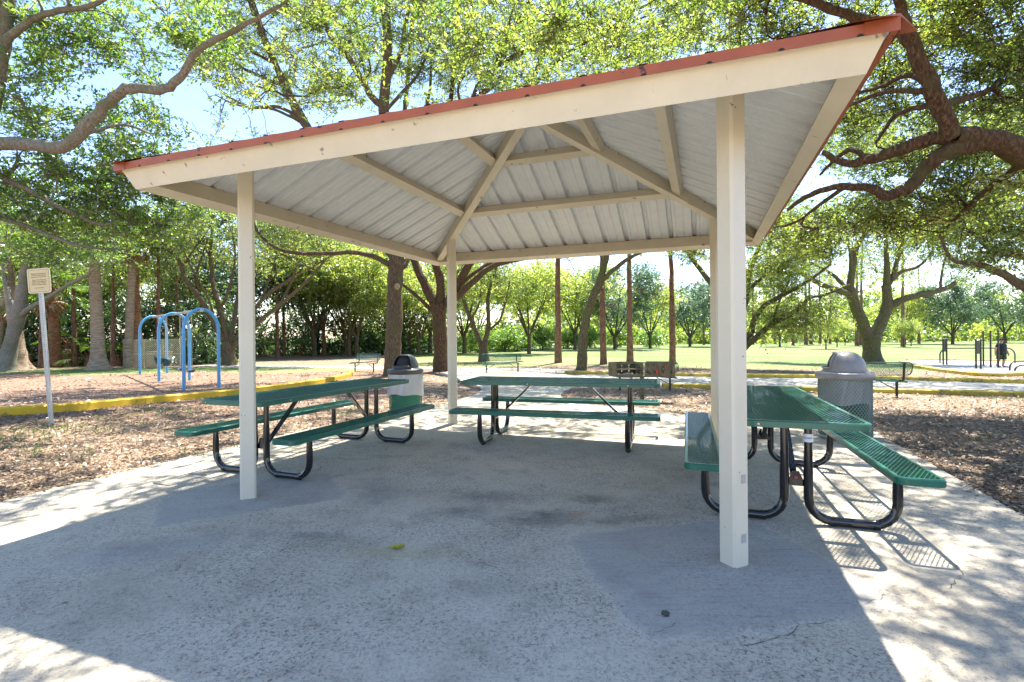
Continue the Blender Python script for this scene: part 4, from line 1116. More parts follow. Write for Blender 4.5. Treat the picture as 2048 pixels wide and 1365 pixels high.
# ------------------------------------------------------------------ person, a few dozen pixels tall
def skin_body(name, pts, edges, rad, mat, parent, sub=1, root=0):
    me_ = bpy.data.meshes.new(name); me_.from_pydata([tuple(p) for p in pts], edges, []); me_.update()
    o = bpy.data.objects.new(name+'_skel', me_); COL.objects.link(o)
    md = o.modifiers.new('s', 'SKIN'); md.use_smooth_shade = True
    for i, r in enumerate(rad):
        sv = me_.skin_vertices[0].data[i]; sv.radius = r if hasattr(r, '__len__') else (r, r); sv.use_root = (i == root)
    if sub: ss = o.modifiers.new('d', 'SUBSURF'); ss.levels = sub; ss.render_levels = sub
    dg = bpy.context.evaluated_depsgraph_get(); dg.update()
    m2 = bpy.data.meshes.new_from_object(o.evaluated_get(dg)); bpy.data.objects.remove(o)
    m2.name = name; m2.materials.clear(); m2.materials.append(mat)
    return link(name, m2, parent)
def build_person():
    p = at(2003, 735.5); zt = H+ray(2003, 677.5)[1]*p.y; Ht = zt-p.z; k = Ht/1.78
    root = empty('person', p, R_(8), 'person in black shirt, dark olive shorts and cap walking across the exercise pad', 'person')
    root.scale = (k, k, k)
    P = [(0, 0, .95), (0, -.02, 1.12), (0, 0, 1.36), (0, .0, 1.50), (0, -.02, 1.60), (0, -.03, 1.74),          # 0 pelvis 1 belly 2 chest 3 neck 4 head 5 top
         (.22, 0, 1.42), (.34, .02, 1.16), (.37, -.08, .92), (.37, -.11, .82),                                # right arm
         (-.22, 0, 1.42), (-.33, .06, 1.17), (-.38, .04, .93), (-.39, .03, .83),
         (.12, 0, .88), (.14, -.06, .50), (.14, .04, .09), (.15, -.14, .035),
         (-.12, 0, .88), (-.13, .05, .50), (-.12, .16, .12), (-.13, .03, .035)]
    E_ = [(0, 1), (1, 2), (2, 3), (3, 4), (4, 5), (2, 6), (6, 7), (7, 8), (8, 9), (2, 10), (10, 11), (11, 12), (12, 13), (0, 14), (14, 15), (15, 16), (16, 17), (0, 18), (18, 19), (19, 20), (20, 21)]
    rad = [.20, (.24, .23), .19, .065, .095, .075, .085, .06, .045, .035, .085, .06, .045, .035, .13, .085, .055, .04, .13, .085, .055, .04]
    b = skin_body('body', P, E_, rad, M['skin'], root)
    # clothes follow the body a little outside it
    skin_body('shirt', [(0, 0, .90), (0, -.03, 1.10), (0, 0, 1.36), (0, .0, 1.46), (.23, 0, 1.42), (.31, .01, 1.22), (-.23, 0, 1.42), (-.31, .04, 1.22)],
              [(0, 1), (1, 2), (2, 3), (2, 4), (4, 5), (2, 6), (6, 7)], [(.25, .23), (.28, .27), .22, .10, .10, .085, .10, .085], M['shirt'], root, 1, 1)
    st_ = MB(); V, Fs, n = [], [], 18
    rings = [((0, 0), .97, .255, .225), ((0, 0), .88, .262, .225), ((0, 0), .78, .255, .21)]
    for (cx, cy_), z, rx, ry in rings:
        for k in range(n): t = 2*math.pi*k/n; V.append((cx+rx*math.cos(t), cy_+ry*math.sin(t), z))
    for q in range(2):
        for k in range(n): Fs.append((q*n+k, q*n+(k+1) % n, (q+1)*n+(k+1) % n, (q+1)*n+k))
    st_.add(V, Fs, 0, True)
    for s, y in ((1, -.05), (-1, .04)): st_.tube([(s*.115, 0, .86), (s*.128, y*.4, .70), (s*.135, y, .50)], [.15, .142, .132], 14)
    st_.obj('shorts', M['shorts'], root)
    for s, y in ((.15, -.14), (-.13, .03)):
        sh = MB(); sh.lathe([(0.0, 0.0), (.05, 0.0), (.055, .04), (.04, .085), (0, .09)], 12, M=Matrix.Translation((s, y+.02, 0)) @ Matrix.Diagonal((1, 2.6, 1, 1))); sh.obj('shoe', M['shoe'], root)
    hp = MB(); hp.lathe([(.108, 1.67), (.108, 1.70), (.09, 1.76), (.05, 1.79), (0, 1.795)], 16, M=Matrix.Translation((0, -.02, 0))); hp.box((0, -.15, 1.68), (.15, .13, .012)); hp.obj('cap', M['hair'], root)
    hr = MB(); hr.lathe([(.104, 1.60), (.107, 1.68)], 16, 0, R_(10), R_(170), Matrix.Translation((0, -.015, 0))); hr.obj('hair', M['hair'], root)
    fc = MB(); fc.box((0, -.128, 1.635), (.028, .03, .045)); fc.box((-.035, -.117, 1.655), (.026, .012, .010), 1); fc.box((.035, -.117, 1.655), (.026, .012, .010), 1); fc.box((0, -.117, 1.585), (.05, .012, .010), 2)
    for s in (-1, 1): fc.box((s*.106, -.02, 1.645), (.016, .035, .055))
    fc.obj('face', [M['skin'], M['hair'], M['red_plastic']], root)
    for s, w in ((1, (.37, -.11, .82)), (-1, (-.39, .03, .83))):
        hd = MB(); w = Vector(w)
        hd.tube([w+Vector((0, 0, .05)), w+Vector((0, 0, 0)), w+Vector((0, -.005, -.04))], [.034, .042, .036], 10)
        for i in range(4):
            y = -.032+.021*i; l = (.062, .074, .070, .054)[i]
            hd.tube([w+Vector((0, y, -.035)), w+Vector((-s*.010, y, -.035-l*.6)), w+Vector((-s*.028, y, -.035-l))], [.011, .010, .007], 6)
        hd.tube([w+Vector((0, -.03, .0)), w+Vector((-s*.01, -.062, -.03)), w+Vector((-s*.015, -.068, -.062))], [.013, .011, .008], 6)
        hd.obj('hand', M['skin'], root)
build_person()

# ------------------------------------------------------------------ vehicles far across the lawn
def build_car(name, u, v, Y, rz, label, bodymat, prof, Wd, Ln, win, cat):
    p = at_d(u, v, Y); root = empty(name, (p.x, p.y, gz(p.x, p.y)), rz, label, cat)
    mb = MB(); n = len(prof)
    V = [(x, -Wd/2*(0.86 if z > win[0] else 1), z) for x, z in prof]+[(x, Wd/2*(0.86 if z > win[0] else 1), z) for x, z in prof]
    mb.add(V, [tuple(range(n)), tuple(reversed(range(n, 2*n)))]+[(i, n+i, n+(i+1) % n, (i+1) % n) for i in range(n)]); mb.obj('body', bodymat, root)
    for s in (-1, 1):
        for (xa, xb) in win[2]:
            w = MB(); y = s*(Wd/2*.93+.012); w.add([(xa, y, win[0]+.05), (xb, y, win[0]+.05), (xb-.05, y*.95, win[1]), (xa+.08, y*.95, win[1])], [(0, 1, 2, 3)]); w.obj('window', M['glass'], root)
        for x in (-Ln*.31, Ln*.31):
            w = MB(); T = Matrix.Translation((x, s*(Wd/2-.09), .32)) @ Matrix.Rotation(R_(90), 4, 'X'); w.lathe([(.14, -.1), (.30, -.1), (.32, 0), (.30, .1), (.14, .1)], 18, M=T); t = w.obj('wheel', M['tyre'], root)
            r = MB(); r.lathe([(0, -.09), (.16, -.09), (.18, -.11)], 12, M=T); r.lathe([(0, .09), (.16, .09), (.18, .11)], 12, M=T); r.obj('rim', M['galv'], t)
        h = MB(); h.box((-Ln/2-.005, s*Wd*.36, .72), (.04, .25, .14)); h.obj('headlight', M['chrome'], root)
build_car('parked_van', 1703, 683, 118, R_(12), 'white van parked at the far edge of the lawn behind the tree trunks', M['van'],
          [(-2.5, .35), (2.5, .35), (2.5, 1.9), (2.3, 2.1), (-1.1, 2.1), (-1.9, 1.2), (-2.5, 1.0)], 1.95, 5.0, (1.15, 1.85, ((-1.5, -.5), (-.4, .8), (.9, 2.2))), 'van')
# ------------------------------------------------------------------ trees
def unit(a): return a/np.maximum(1e-9, np.linalg.norm(a, axis=-1, keepdims=True))
def leaf_mesh(name, pos, axis, nrm, L, W, tint, mat):
    axis = unit(axis); side = unit(np.cross(axis, nrm)); up = np.cross(side, axis)
    L = L[:, None]; W = W[:, None]
    a = pos; b = pos+axis*L*0.45+side*W*0.5+up*L*0.04; c = pos+axis*L-up*L*0.06; d = pos+axis*L*0.45-side*W*0.5+up*L*0.04
    n = len(pos); V = np.stack([a, b, c, d], 1).reshape(-1, 3); Fq = np.arange(4*n).reshape(n, 4)
    return mesh_np(name, V, Fq, [mat], None, False, np.repeat(np.clip(tint, 0, 1), 4))
def sprigs(rng, C, spread, ntw, nl, twl, leafL, flat=0.5, droop=0.0, base_tint=None, ar=0.42):
    """leafy twigs round cluster centres C -> arrays for leaf_mesh, and the twigs themselves"""
    m = len(C); o = np.repeat(C, ntw, 0)+rng.normal(0, 1, (m*ntw, 3))*np.array([spread, spread, spread*flat])
    d = rng.normal(0, 1, (m*ntw, 3)); d[:, 2] = d[:, 2]*flat+0.1-droop; d = unit(d)
    ln = twl*rng.uniform(0.5, 1.2, (m*ntw, 1))
    t = rng.uniform(0.1, 1.05, (m*ntw, nl, 1))
    pos = o[:, None]+d[:, None]*ln[:, None]*t+rng.normal(0, 0.022*leafL/0.07, (m*ntw, nl, 3)); pos[..., 2] -= droop*0.25*(t[..., 0]*ln)**2
    ax = d[:, None]*0.7+rng.normal(0, 0.65, (m*ntw, nl, 3)); nr = rng.normal(0, 0.65, (m*ntw, nl, 3))+np.array([0, 0, 0.8])
    bt = rng.normal(0.5, 0.14, (m, 1)) if base_tint is None else base_tint
    ti = np.repeat(bt, ntw, 0)+rng.normal(0, 0.10, (m*ntw, 1))+rng.normal(0, 0.13, (m*ntw, nl))
    n = pos.shape[0]*nl
    LL = leafL*rng.uniform(0.6, 1.25, n)
    return pos.reshape(n, 3), ax.reshape(n, 3), nr.reshape(n, 3), LL, LL*ar, ti.reshape(n), o, o+d*ln
def ell(rng, c, r, n, hollow=2.4):
    u = unit(rng.normal(0, 1, (n, 3))); q = rng.uniform(0, 1, (n, 1))**(1/hollow)
    return np.array(c)+u*q*np.array(r)

def tubes_np(branches, sides_for):
    """branches: list of (P (k,3), r (k,)) -> V, F arrays of quads"""
    Vs, Fs, b = [], [], 0
    for P, r in branches:
        k = len(P); n = sides_for(r[0])
        T = np.gradient(P, axis=0); T = unit(T)
        ref = np.array([0.31, 0.2, 0.93]) if abs(T[0, 2]) < 0.85 else np.array([0.95, 0.25, 0.1])
        A = unit(np.cross(T, ref)); B = np.cross(A, T)
        an = np.arange(n)*2*math.pi/n
        V = P[:, None]+r[:, None, None]*(np.cos(an)[None, :, None]*A[:, None]+np.sin(an)[None, :, None]*B[:, None])
        Vs.append(V.reshape(-1, 3))
        i = np.arange(k-1)[:, None]; j = np.arange(n)[None, :]; j2 = (j+1) % n
        Fs.append(np.stack([i*n+j, i*n+j2, (i+1)*n+j2, (i+1)*n+j], -1).reshape(-1, 4)+b); b += k*n
    return np.concatenate(Vs), np.concatenate(Fs)

def grow(rng, limbs, attr, tip=0.007, expo=0.52, wig=0.10):
    """limbs: list of (pts, radii) hand-placed; attr: (m,3) cluster centres. Returns branches."""
    NP, NT, NPar, NR, NB = [], [], [], [], []
    br = []
    for pts, rad in limbs:
        C = catmull(pts, 5); k = len(C); rs = np.interp(np.linspace(0, len(pts)-1, k), np.arange(len(pts)), rad)
        P = np.array([tuple(p) for p in C]); 
        # slow wander so that limbs are not smooth curves
        for ax_ in range(3): P[1:-1, ax_] += rng.normal(0, 1, k-2)*np.minimum(rs[1:-1]*0.14, 0.012)
        T = unit(np.gradient(P, axis=0)); b0 = len(NP)
        for i in range(k): NP.append(P[i]); NT.append(T[i]); NPar.append(b0+i-1 if i else -1); NR.append(rs[i])
        rs2 = rs*(1+rng.normal(0, 0.035, k)); br.append([P, rs2, None])
    nfix = len(NP)
    P0 = np.array(NP)
    dist = np.array([np.min(np.linalg.norm(P0-a, axis=1)) for a in attr]) if len(attr) else np.array([])
    cap = 60000; PP = np.zeros((nfix+len(attr)*7+8, 3)); PP[:nfix] = P0; TT = np.zeros_like(PP); TT[:nfix] = np.array(NT); n = nfix
    RR_ = np.zeros(len(PP)); RR_[:nfix] = NR; PAR = np.full(len(PP), -1); PAR[:nfix] = NPar
    load = np.zeros(len(PP)); newb = []
    for ai in np.argsort(dist):
        a = attr[ai]; dv = a-PP[:n]; dl = np.linalg.norm(dv, axis=1)
        cosb = (dv*TT[:n]).sum(1)/np.maximum(dl, 1e-6)
        cost = dl*(1.25-0.35*cosb)
        j = int(np.argmin(cost)); d = dl[j]; k = 3 if d < 0.6 else (5 if d < 1.8 else 7)
        p0 = PP[j]; ctl = p0+TT[j]*d*0.35+rng.normal(0, wig*d, 3)+np.array([0, 0, 0.05*d])
        t = np.linspace(0, 1, k)[:, None]; P = (1-t)**2*p0+2*t*(1-t)*ctl+t*t*a
        P[1:-1] += rng.normal(0, 0.03*d, (k-2, 3))
        T = unit(np.gradient(P, axis=0)); ids = [j]
        for i in range(1, k):
            PP[n] = P[i]; TT[n] = T[i]; PAR[n] = ids[-1]; ids.append(n); n += 1
        newb.append((ids, P))
        q = ids[-1]
        while q >= 0: load[q] += 1; q = PAR[q]
    for ids, P in newb:
        r = tip*np.maximum(load[ids], 1)**expo; r[0] = r[1]
        pr = RR_[ids[0]] if RR_[ids[0]] > 0 else 1e9
        r = np.minimum(r, 0.75*pr); RR_[ids[1:]] = r[1:]
        r[-1] = tip*0.6
        br.append([P, r, None])
    return [(b[0], b[1]) for b in br]

def make_tree(name, label, cat, org, limbs, attr, leafmat, barkmat, seed, ntw=12, nl=12, twl=0.5, leafL=0.085, spread=0.22, group=None,
              flat=0.55, droop=0.0, tip=0.007, twigs=True, flare=0.0, tintshift=0.0, extra=None, bare=None, ar=0.42):
    rng = np.random.default_rng(seed); org = Vector(org)
    o3 = np.array(tuple(org))
    root = empty(name, org, 0, label, cat, group)
    br = grow(rng, limbs, attr if bare is None else np.concatenate([attr, bare]), tip)
    if flare:
        P, r = br[0]; z = P[:, 2]-P[0, 2]; r *= 1+flare*np.exp(-z/0.35)
    bt = rng.normal(0.5+tintshift, 0.17, (len(attr), 1))
    pos, ax, nr, L, W, ti, ta, tb = sprigs(rng, attr, spread, ntw, nl, twl, leafL, flat, droop, bt, ar)
    if twigs:
        for i in range(0, len(ta)): br.append((np.stack([ta[i]-(tb[i]-ta[i])*0.35, ta[i], tb[i]]), np.array([tip*.7, tip*.6, tip*.35])))
    V, Fq = tubes_np(br, lambda r: 12 if r > 0.1 else (8 if r > 0.04 else (5 if r > 0.015 else 3)))
    link('trunk', mesh_np(name+'_trunk', V-o3, Fq, [barkmat], None, True), root)
    link('crown', leaf_mesh(name+'_crown', pos-o3, ax, nr, L, W, ti, leafmat), root)
    if extra: extra(root, o3, rng)
    return root
def LB(pts, r0, r1):
    """limb from (photo x, photo y, depth in metres) points"""
    P = [at_d(*p) for p in pts]; n = len(P)
    return (P, [r0+(r1-r0)*i/(n-1) for i in range(n)])
def WB(pts, r0, r1):
    P = [Vector(p) for p in pts]; n = len(P); return (P, [r0+(r1-r0)*i/(n-1) for i in range(n)])
def pb(rng, blobs):
    """crown lobes given as (photo x, photo y, depth, half width px, half height px, half depth m, clusters)"""
    out = []
    for u, v, D, ru, rv, rd, n in blobs:
        c = at_d(u, v, D); out.append(ell(rng, (c.x, c.y, c.z), (ru*D/F, rd, rv*D/F), n))
    return np.concatenate(out)
def wb(rng, blobs): return np.concatenate([ell(rng, b[:3], b[3:6], b[6]) for b in blobs])
def keep(A, tests):
    """drop clusters that would hang inside the shelter roof or in open sky gaps"""
    ok = np.ones(len(A), bool)
    for i, a in enumerate(A):
        q = PM.inverted() @ Vector(a)
        if abs(q.x) < 3.1 and abs(q.y) < 3.1 and a[2] < 4.2: ok[i] = False
        if a[1] < 3.4 and a[2] < 5.0: ok[i] = False
    return A[ok]
G_ = lambda u, v: at(u, v)

def trees_near():
    rng = np.random.default_rng(5)
    # --- big oak off to the right: heavy limb reaching over the shelter
    b = Vector((9.7, 7.9, gz(9.7, 7.9)))
    limbs = [WB([b-Vector((0, 0, .2)), b+Vector((-.05, 0, 1.4)), b+Vector((-.15, -.05, 2.6)), b+Vector((-.45, -.1, 3.55))], 0.42, 0.30),
             ([b+Vector((-.45, -.1, 3.5)), at_d(2130, 345, 7.7), at_d(2048, 305, 7.4), at_d(1980, 281, 7.2), at_d(1905, 271, 7.1)], [.24, .19, .17, .15, .125]),
             LB([(1908, 272, 7.1), (1876, 205, 7.0), (1850, 145, 7.0), (1826, 90, 7.0), (1795, 62, 7.2), (1740, 42, 7.4), (1680, 26, 7.6), (1580, -12, 8.0)], .115, .06),
             LB([(1829, 92, 7.0), (1806, 30, 6.9), (1788, -60, 6.8), (1800, -170, 6.6)], .075, .05),
             LB([(1915, 275, 7.1), (1862, 277, 7.3), (1800, 300, 7.5), (1742, 318, 7.7), (1690, 326, 7.9), (1645, 305, 8.1)], .115, .04),
             LB([(1955, 287, 7.15), (1895, 303, 7.2), (1850, 340, 7.4), (1820, 372, 7.5), (1776, 392, 7.7), (1740, 378, 7.8), (1680, 374, 8.0), (1620, 390, 8.3), (1575, 420, 8.6)], .12, .03),
             LB([(2060, 320, 7.4), (1985, 372, 7.9), (1930, 420, 8.4), (1885, 465, 8.9)], .06, .02),
             LB([(1866, 184, 7.0), (1848, 184, 7.05), (1815, 182, 7.3), (1776, 184, 7.6), (1735, 196, 7.9), (1700, 212, 8.2)], .05, .025),
             LB([(1878, 208, 7.0), (1850, 212, 7.1), (1812, 222, 7.4), (1786, 236, 7.7), (1768, 262, 8.0), (1752, 286, 8.2)], .045, .02),
             LB([(1885, 215, 7.0), (1915, 202, 7.3), (1950, 192, 7.6), (1990, 170, 8.0), (2030, 120, 8.4)], .06, .025),
             LB([(1740, 318, 7.7), (1700, 300, 8.0), (1668, 322, 8.3), (1640, 350, 8.6)], .045, .02),
             LB([(1690, 376, 8.0), (1650, 402, 8.3), (1600, 440, 8.7), (1560, 455, 9.0)], .04, .015),
             LB([(1860, 170, 7.0), (1815, 150, 7.5), (1760, 175, 8.2), (1700, 190, 8.6)], .05, .02),
             WB([b+Vector((-.4, -.1, 3.4)), (8.2, 6.2, 5.0), (6.6, 4.9, 6.2), (4.8, 4.2, 7.0), (3.2, 4.6, 7.4)], .22, .06),
             WB([b+Vector((-.2, -.1, 3.0)), (9.4, 6.0, 4.8), (8.2, 4.0, 6.0), (6.5, 2.2, 6.8)], .18, .06),
             WB([b+Vector((-.3, 0, 3.5)), (9.6, 9.0, 5.5), (9.0, 10.5, 7.4), (8.0, 12.0, 8.6)], .22, .07)]
    A = np.concatenate([pb(rng, [(1905, 70, 8.2, 140, 90, 1.6, 62), (1985, 190, 8.4, 90, 120, 1.6, 50), (1700, 230, 9.4, 90, 40, 1.3, 26), (1890, 400, 9.0, 150, 60, 1.6, 40), (1730, 440, 9.6, 140, 55, 1.4, 32), (1610, 470, 10.2, 80, 50, 1.2, 22),
                                    (1640, 60, 8.8, 110, 50, 1.2, 24), (1500, 40, 9.2, 110, 60, 1.2, 30), (1760, 140, 9.8, 80, 60, 1.2, 14), (2060, 330, 8.8, 60, 130, 1.4, 30), (1800, 345, 9.2, 110, 35, 1.2, 20)]),
                        wb(rng, [(6.6, 5.0, 7.4, 2.6, 2.2, 1.2, 55), (3.8, 5.0, 8.0, 2.0, 1.8, 1.0, 34), (7.4, 2.8, 7.4, 2.4, 2.0, 1.1, 40), (8.4, 11.5, 9.0, 2.6, 2.6, 1.3, 40), (4.6, 7.2, 7.6, 1.8, 1.6, .8, 24), (6.0, 7.4, 7.8, 2.0, 1.6, .9, 30), (5.6, 4.4, 6.6, 1.8, 1.4, .7, 22), (7.6, 5.6, 6.8, 1.8, 1.6, .8, 26), (8.6, 9.4, 7.6, 2.2, 2.0, 1.0, 30), (4.2, 2.6, 7.0, 2.0, 1.4, .7, 22), (4.4, 5.4, 6.5, 1.5, 1.3, .5, 26), (5.7, 6.2, 6.8, 1.5, 1.3, .5, 26), (4.0, 4.1, 6.6, 1.3, 1.1, .5, 22), (5.4, 3.8, 6.3, 1.5, 1.2, .5, 26), (7.2, 7.4, 6.6, 1.6, 1.3, .5, 20), (3.5, 5.1, 7.4, 1.2, 1.0, .4, 16), (4.9, 4.7, 7.4, 1.4, 1.2, .5, 26), (6.3, 5.3, 6.1, 1.3, 1.1, .4, 22), (5.0, 6.9, 6.6, 1.2, 1.0, .4, 16), (11.5, 12.5, 8.6, 2.4, 2.0, .8, 12), (13.5, 10, 8, 2.4, 2, .8, 12)])])
    make_tree('oak_tree', 'spreading oak whose heavy mossy limb reaches in beside the red roof edge', 'tree', b, limbs, keep(A, 0), M['leaf_oak'], M['bark_red'], 21, 10, 11, .38, .080, .16, tip=.010)

    # --- pale-limbed tree on the left
    b = Vector((-10.6, 9.3, gz(-10.6, 9.3)))
    limbs = [WB([b-Vector((0, 0, .2)), b+Vector((.1, 0, 1.5)), b+Vector((.25, 0, 2.8)), b+Vector((.4, -.05, 3.9))], .34, .25),
             ([b+Vector((.38, -.05, 3.7)), at_d(-60, 305, 9.1), at_d(0, 288, 8.9), at_d(62, 290, 8.8), at_d(128, 293, 8.6), at_d(176, 250, 8.5), at_d(220, 202, 8.4), at_d(262, 177, 8.3), at_d(330, 180, 8.2), at_d(366, 147, 8.1), at_d(386, 111, 8.0), at_d(420, 86, 8.0), at_d(480, 56, 7.9), at_d(560, 12, 7.8)],
              [.18, .135, .115, .105, .10, .092, .086, .078, .07, .06, .054, .047, .038, .025]),
             ([b+Vector((.4, -.05, 3.8)), at_d(-30, 250, 9.4), at_d(2, 90, 9.2), at_d(12, 0, 9.1), at_d(18, -110, 8.9)], [.22, .15, .12, .105, .08]),
             LB([(6, 92, 9.2), (50, 48, 9.1), (105, 24, 9.0), (180, 12, 8.8), (250, -25, 8.6)], .075, .03),
             LB([(-40, 330, 9.3), (40, 372, 9.6), (130, 420, 9.9), (200, 450, 10.2), (235, 440, 10.5)], .07, .02),
             LB([(-60, 420, 9.4), (60, 455, 9.9), (160, 492, 10.2), (260, 500, 10.6)], .05, .015),
             LB([(130, 292, 8.6), (190, 262, 9.0), (250, 250, 9.4), (300, 268, 9.9)], .045, .015),
             WB([b+Vector((.3, 0, 3.6)), (-9.0, 7.4, 5.4), (-7.2, 5.8, 6.6), (-5.4, 4.8, 7.2), (-3.8, 5.2, 7.6)], .2, .05)]
    A = np.concatenate([pb(rng, [(60, 200, 10.2, 130, 90, 1.3, 48), (190, 90, 9.8, 130, 70, 1.2, 36), (60, 380, 10.2, 150, 80, 1.4, 66), (230, 330, 10.6, 130, 70, 1.3, 46), (300, 250, 11.0, 60, 60, 1.0, 16), (180, 460, 11.0, 190, 45, 1.4, 50), (330, 400, 11.4, 120, 60, 1.2, 36), (20, 40, 9.6, 90, 60, 1.2, 24), (380, 50, 9.2, 80, 45, 1.0, 16), (40, 510, 11.2, 110, 30, 1.2, 20)]),
                        wb(rng, [(-6.0, 5.4, 7.6, 2.4, 2.0, 1.1, 44), (-3.6, 6.4, 8.2, 1.8, 1.6, 1.0, 22), (-9.0, 7.6, 8.0, 2.4, 2.0, 1.3, 34), (-2.4, 7.2, 7.6, 1.8, 1.4, .8, 20), (-4.6, 8.6, 8.4, 2, 1.6, .9, 24), (-4.4, 4.2, 7.4, 1.8, 1.4, .8, 18), (-7.6, 10.6, 8.6, 2.2, 1.8, 1, 26), (-1.5, 5.0, 7.0, 1.2, .9, .5, 12), (-.4, 5.2, 7.4, 1.0, .9, .5, 7), (-4.2, 6.6, 7.4, 1.6, 1.4, .6, 18), (-2.8, 7.0, 6.9, 1.3, 1.0, .5, 18), (-3.7, 6.1, 6.9, 1.2, 1.0, .5, 16), (-1.9, 8.5, 7.3, 1.3, 1.0, .5, 16), (-1.9, 4.7, 6.6, .9, .7, .4, 9)])])
    make_tree('broadleaf_tree', 'lush tree with a bent pale grey limb above the notice sign', 'tree', b, limbs, keep(A, 0), M['leaf_lush'], M['bark_pale'], 22, 9, 11, .36, .088, .15, tip=.010, ar=.5)

    # --- oak with the pruning scar, behind the left bin
    g = G_(785, 752); D = g.y
    limbs = [([g-Vector((0, 0, .2)), at_d(787, 690, D), at_d(789, 620, D), at_d(790, 560, D), at_d(795, 508, D)], [.36, .33, .32, .33, .31]),
             LB([(792, 520, D), (772, 440, D-.4), (770, 330, D-.9), (768, 215, D-1.4), (776, 110, D-1.9), (772, 0, D-2.3), (785, -130, D-2.8)], .27, .13),
             LB([(768, 215, D-1.4), (742, 190, D-1.6), (700, 120, D-1.9), (655, 60, D-2.1), (630, -50, D-2.4)], .15, .07),
             LB([(772, 160, D-1.6), (800, 110, D-1.9), (812, 40, D-2.1), (840, -40, D-2.4)], .11, .06),
             LB([(785, 510, D), (700, 390, D-.6), (620, 262, D-1.2), (560, 150, D-1.6), (500, 0, D-2.0), (470, -120, D-2.3)], .21, .08),
             LB([(600, 240, D-1.2), (560, 215, D-1.0), (500, 215, D-.6), (450, 190, D-.2)], .09, .03),
             LB([(782, 532, D), (742, 512, D-.3), (700, 506, D-.5), (620, 508, D-.9), (560, 500, D-1.2), (520, 470, D-1.5), (508, 445, D-1.7)], .12, .04),
             LB([(800, 512, D), (860, 420, D+.4), (930, 260, D+.2), (1000, 110, D-.5), (1060, 0, D-1.0), (1090, -110, D-1.4)], .19, .07),
             LB([(985, 140, D-.4), (1060, 95, D-1.0), (1160, 60, D-1.8), (1260, 25, D-2.4), (1340, -10, D-3.0)], .10, .03),
             LB([(940, 240, D+.1), (1000, 195, D-.4), (1090, 150, D-.8)], .07, .03),
             LB([(780, 500, D), (720, 400, D-.4), (655, 300, D-.8), (604, 246, D-1.1), (566, 172, D-1.4), (534, 85, D-1.7), (500, -20, D-2)], .15, .05),
             LB([(566, 172, D-1.4), (513, 150, D-1.2), (472, 128, D-1), (434, 95, D-.8), (376, 31, D-.6), (340, -10, D-.5)], .075, .03),
             LB([(545, 125, D-1.6), (500, 100, D-1.4), (462, 70, D-1.2), (417, 5, D-1), (400, -60, D-.8)], .065, .03),
             LB([(604, 246, D-1.1), (547, 219, D-.9), (479, 212, D-.6), (430, 190, D-.3)], .07, .02),
             LB([(742, 192, D-1.6), (728, 140, D-1.4), (719, 93, D-1.3), (712, 30, D-1.3)], .05, .025),
             LB([(768, 225, D-1.4), (800, 190, D-1), (836, 150, D-.7), (858, 93, D-.6), (880, 20, D-.6)], .08, .03),
             LB([(840, 280, D+.4), (858, 190, D+.2), (863, 134, D), (868, 80, D-.2), (866, 20, D-.4)], .07, .03),
             LB([(930, 260, D+.2), (949, 185, D), (971, 149, D-.2), (1000, 117, D-.4), (1012, 80, D-.6), (1022, 32, D-.8), (1045, -20, D-1)], .09, .035),
             LB([(949, 200, D), (980, 178, D-.6), (1003, 146, D-.8), (1030, 110, D-1), (1052, 71, D-1.2), (1058, 0, D-1.4)], .075, .03),
             LB([(930, 250, D+.2), (917, 170, D+.2), (961, 134, D-.2), (1030, 115, D-.8), (1079, 90, D-1.2), (1150, 55, D-1.8), (1240, 20, D-2.4)], .06, .02),
             LB([(800, 540, D), (815, 520, D+.3), (825, 480, D+.8), (850, 350, D+1.6)], .14, .06)]
    A = pb(rng, [(520, 70, D-2, 150, 110, 1.8, 56), (690, 50, D-2.4, 110, 110, 1.7, 44), (850, 60, D-1.5, 110, 110, 1.8, 50), (600, 180, D-.6, 110, 60, 1.4, 24), (480, 170, D-.4, 80, 60, 1.3, 15), (880, 160, D+.5, 110, 50, 1.5, 26), (700, 180, D+.8, 90, 50, 1.4, 15), (560, 470, D-1.2, 110, 35, 1.2, 20), (690, -110, D-3, 320, 80, 2.4, 80), (780, -260, D-4.5, 330, 70, 2.6, 60),
                     (990, 60, D-1.2, 90, 80, 1.6, 30), (1130, 30, D-2.2, 110, 60, 1.4, 36)])
    A = np.concatenate([A, pb(rng, [(420, 90, D-.5, 90, 90, 1.8, 22), (560, 20, D-1, 120, 80, 2, 40), (740, 110, D-.4, 110, 90, 2, 40), (640, 120, D+1, 110, 90, 2, 26), (880, 30, D, 120, 90, 2, 40), (480, 270, D+1, 90, 40, 1.5, 12), (930, 130, D+1.5, 110, 80, 2, 30)]), wb(rng, [(-1.0, 10.2, 7.6, 2.2, 1.8, .9, 26), (-3.2, 11.4, 7.8, 2.0, 1.6, .9, 20), (-5.6, 12.2, 7.2, 2.0, 1.6, .9, 18)])])
    def scar(root, o3, rng_):
        q = at_d(794, 573, D-.335); mb = MB(); mb.lathe([(0, .02), (.06, .02), (.085, .03), (.10, .02), (.12, -.04)], 16, 0, M=Matrix.Translation(q-Vector(o3)) @ Matrix.Rotation(R_(80), 4, 'X') @ Matrix.Diagonal((1, 1.25, 1, 1)))
        mb.obj('pruning_scar', M['fence_wood'], root)
    make_tree('oak_tree', 'oak with a round pruning scar on its trunk behind the black lidded bin', 'tree', g, limbs, A, M['leaf_oak'], M['bark_oak'], 23, 10, 12, .44, .105, .17, flare=.3, tip=.0115, extra=scar)

    # --- rusty-barked oak right of it
    g = G_(884, 743); D = g.y
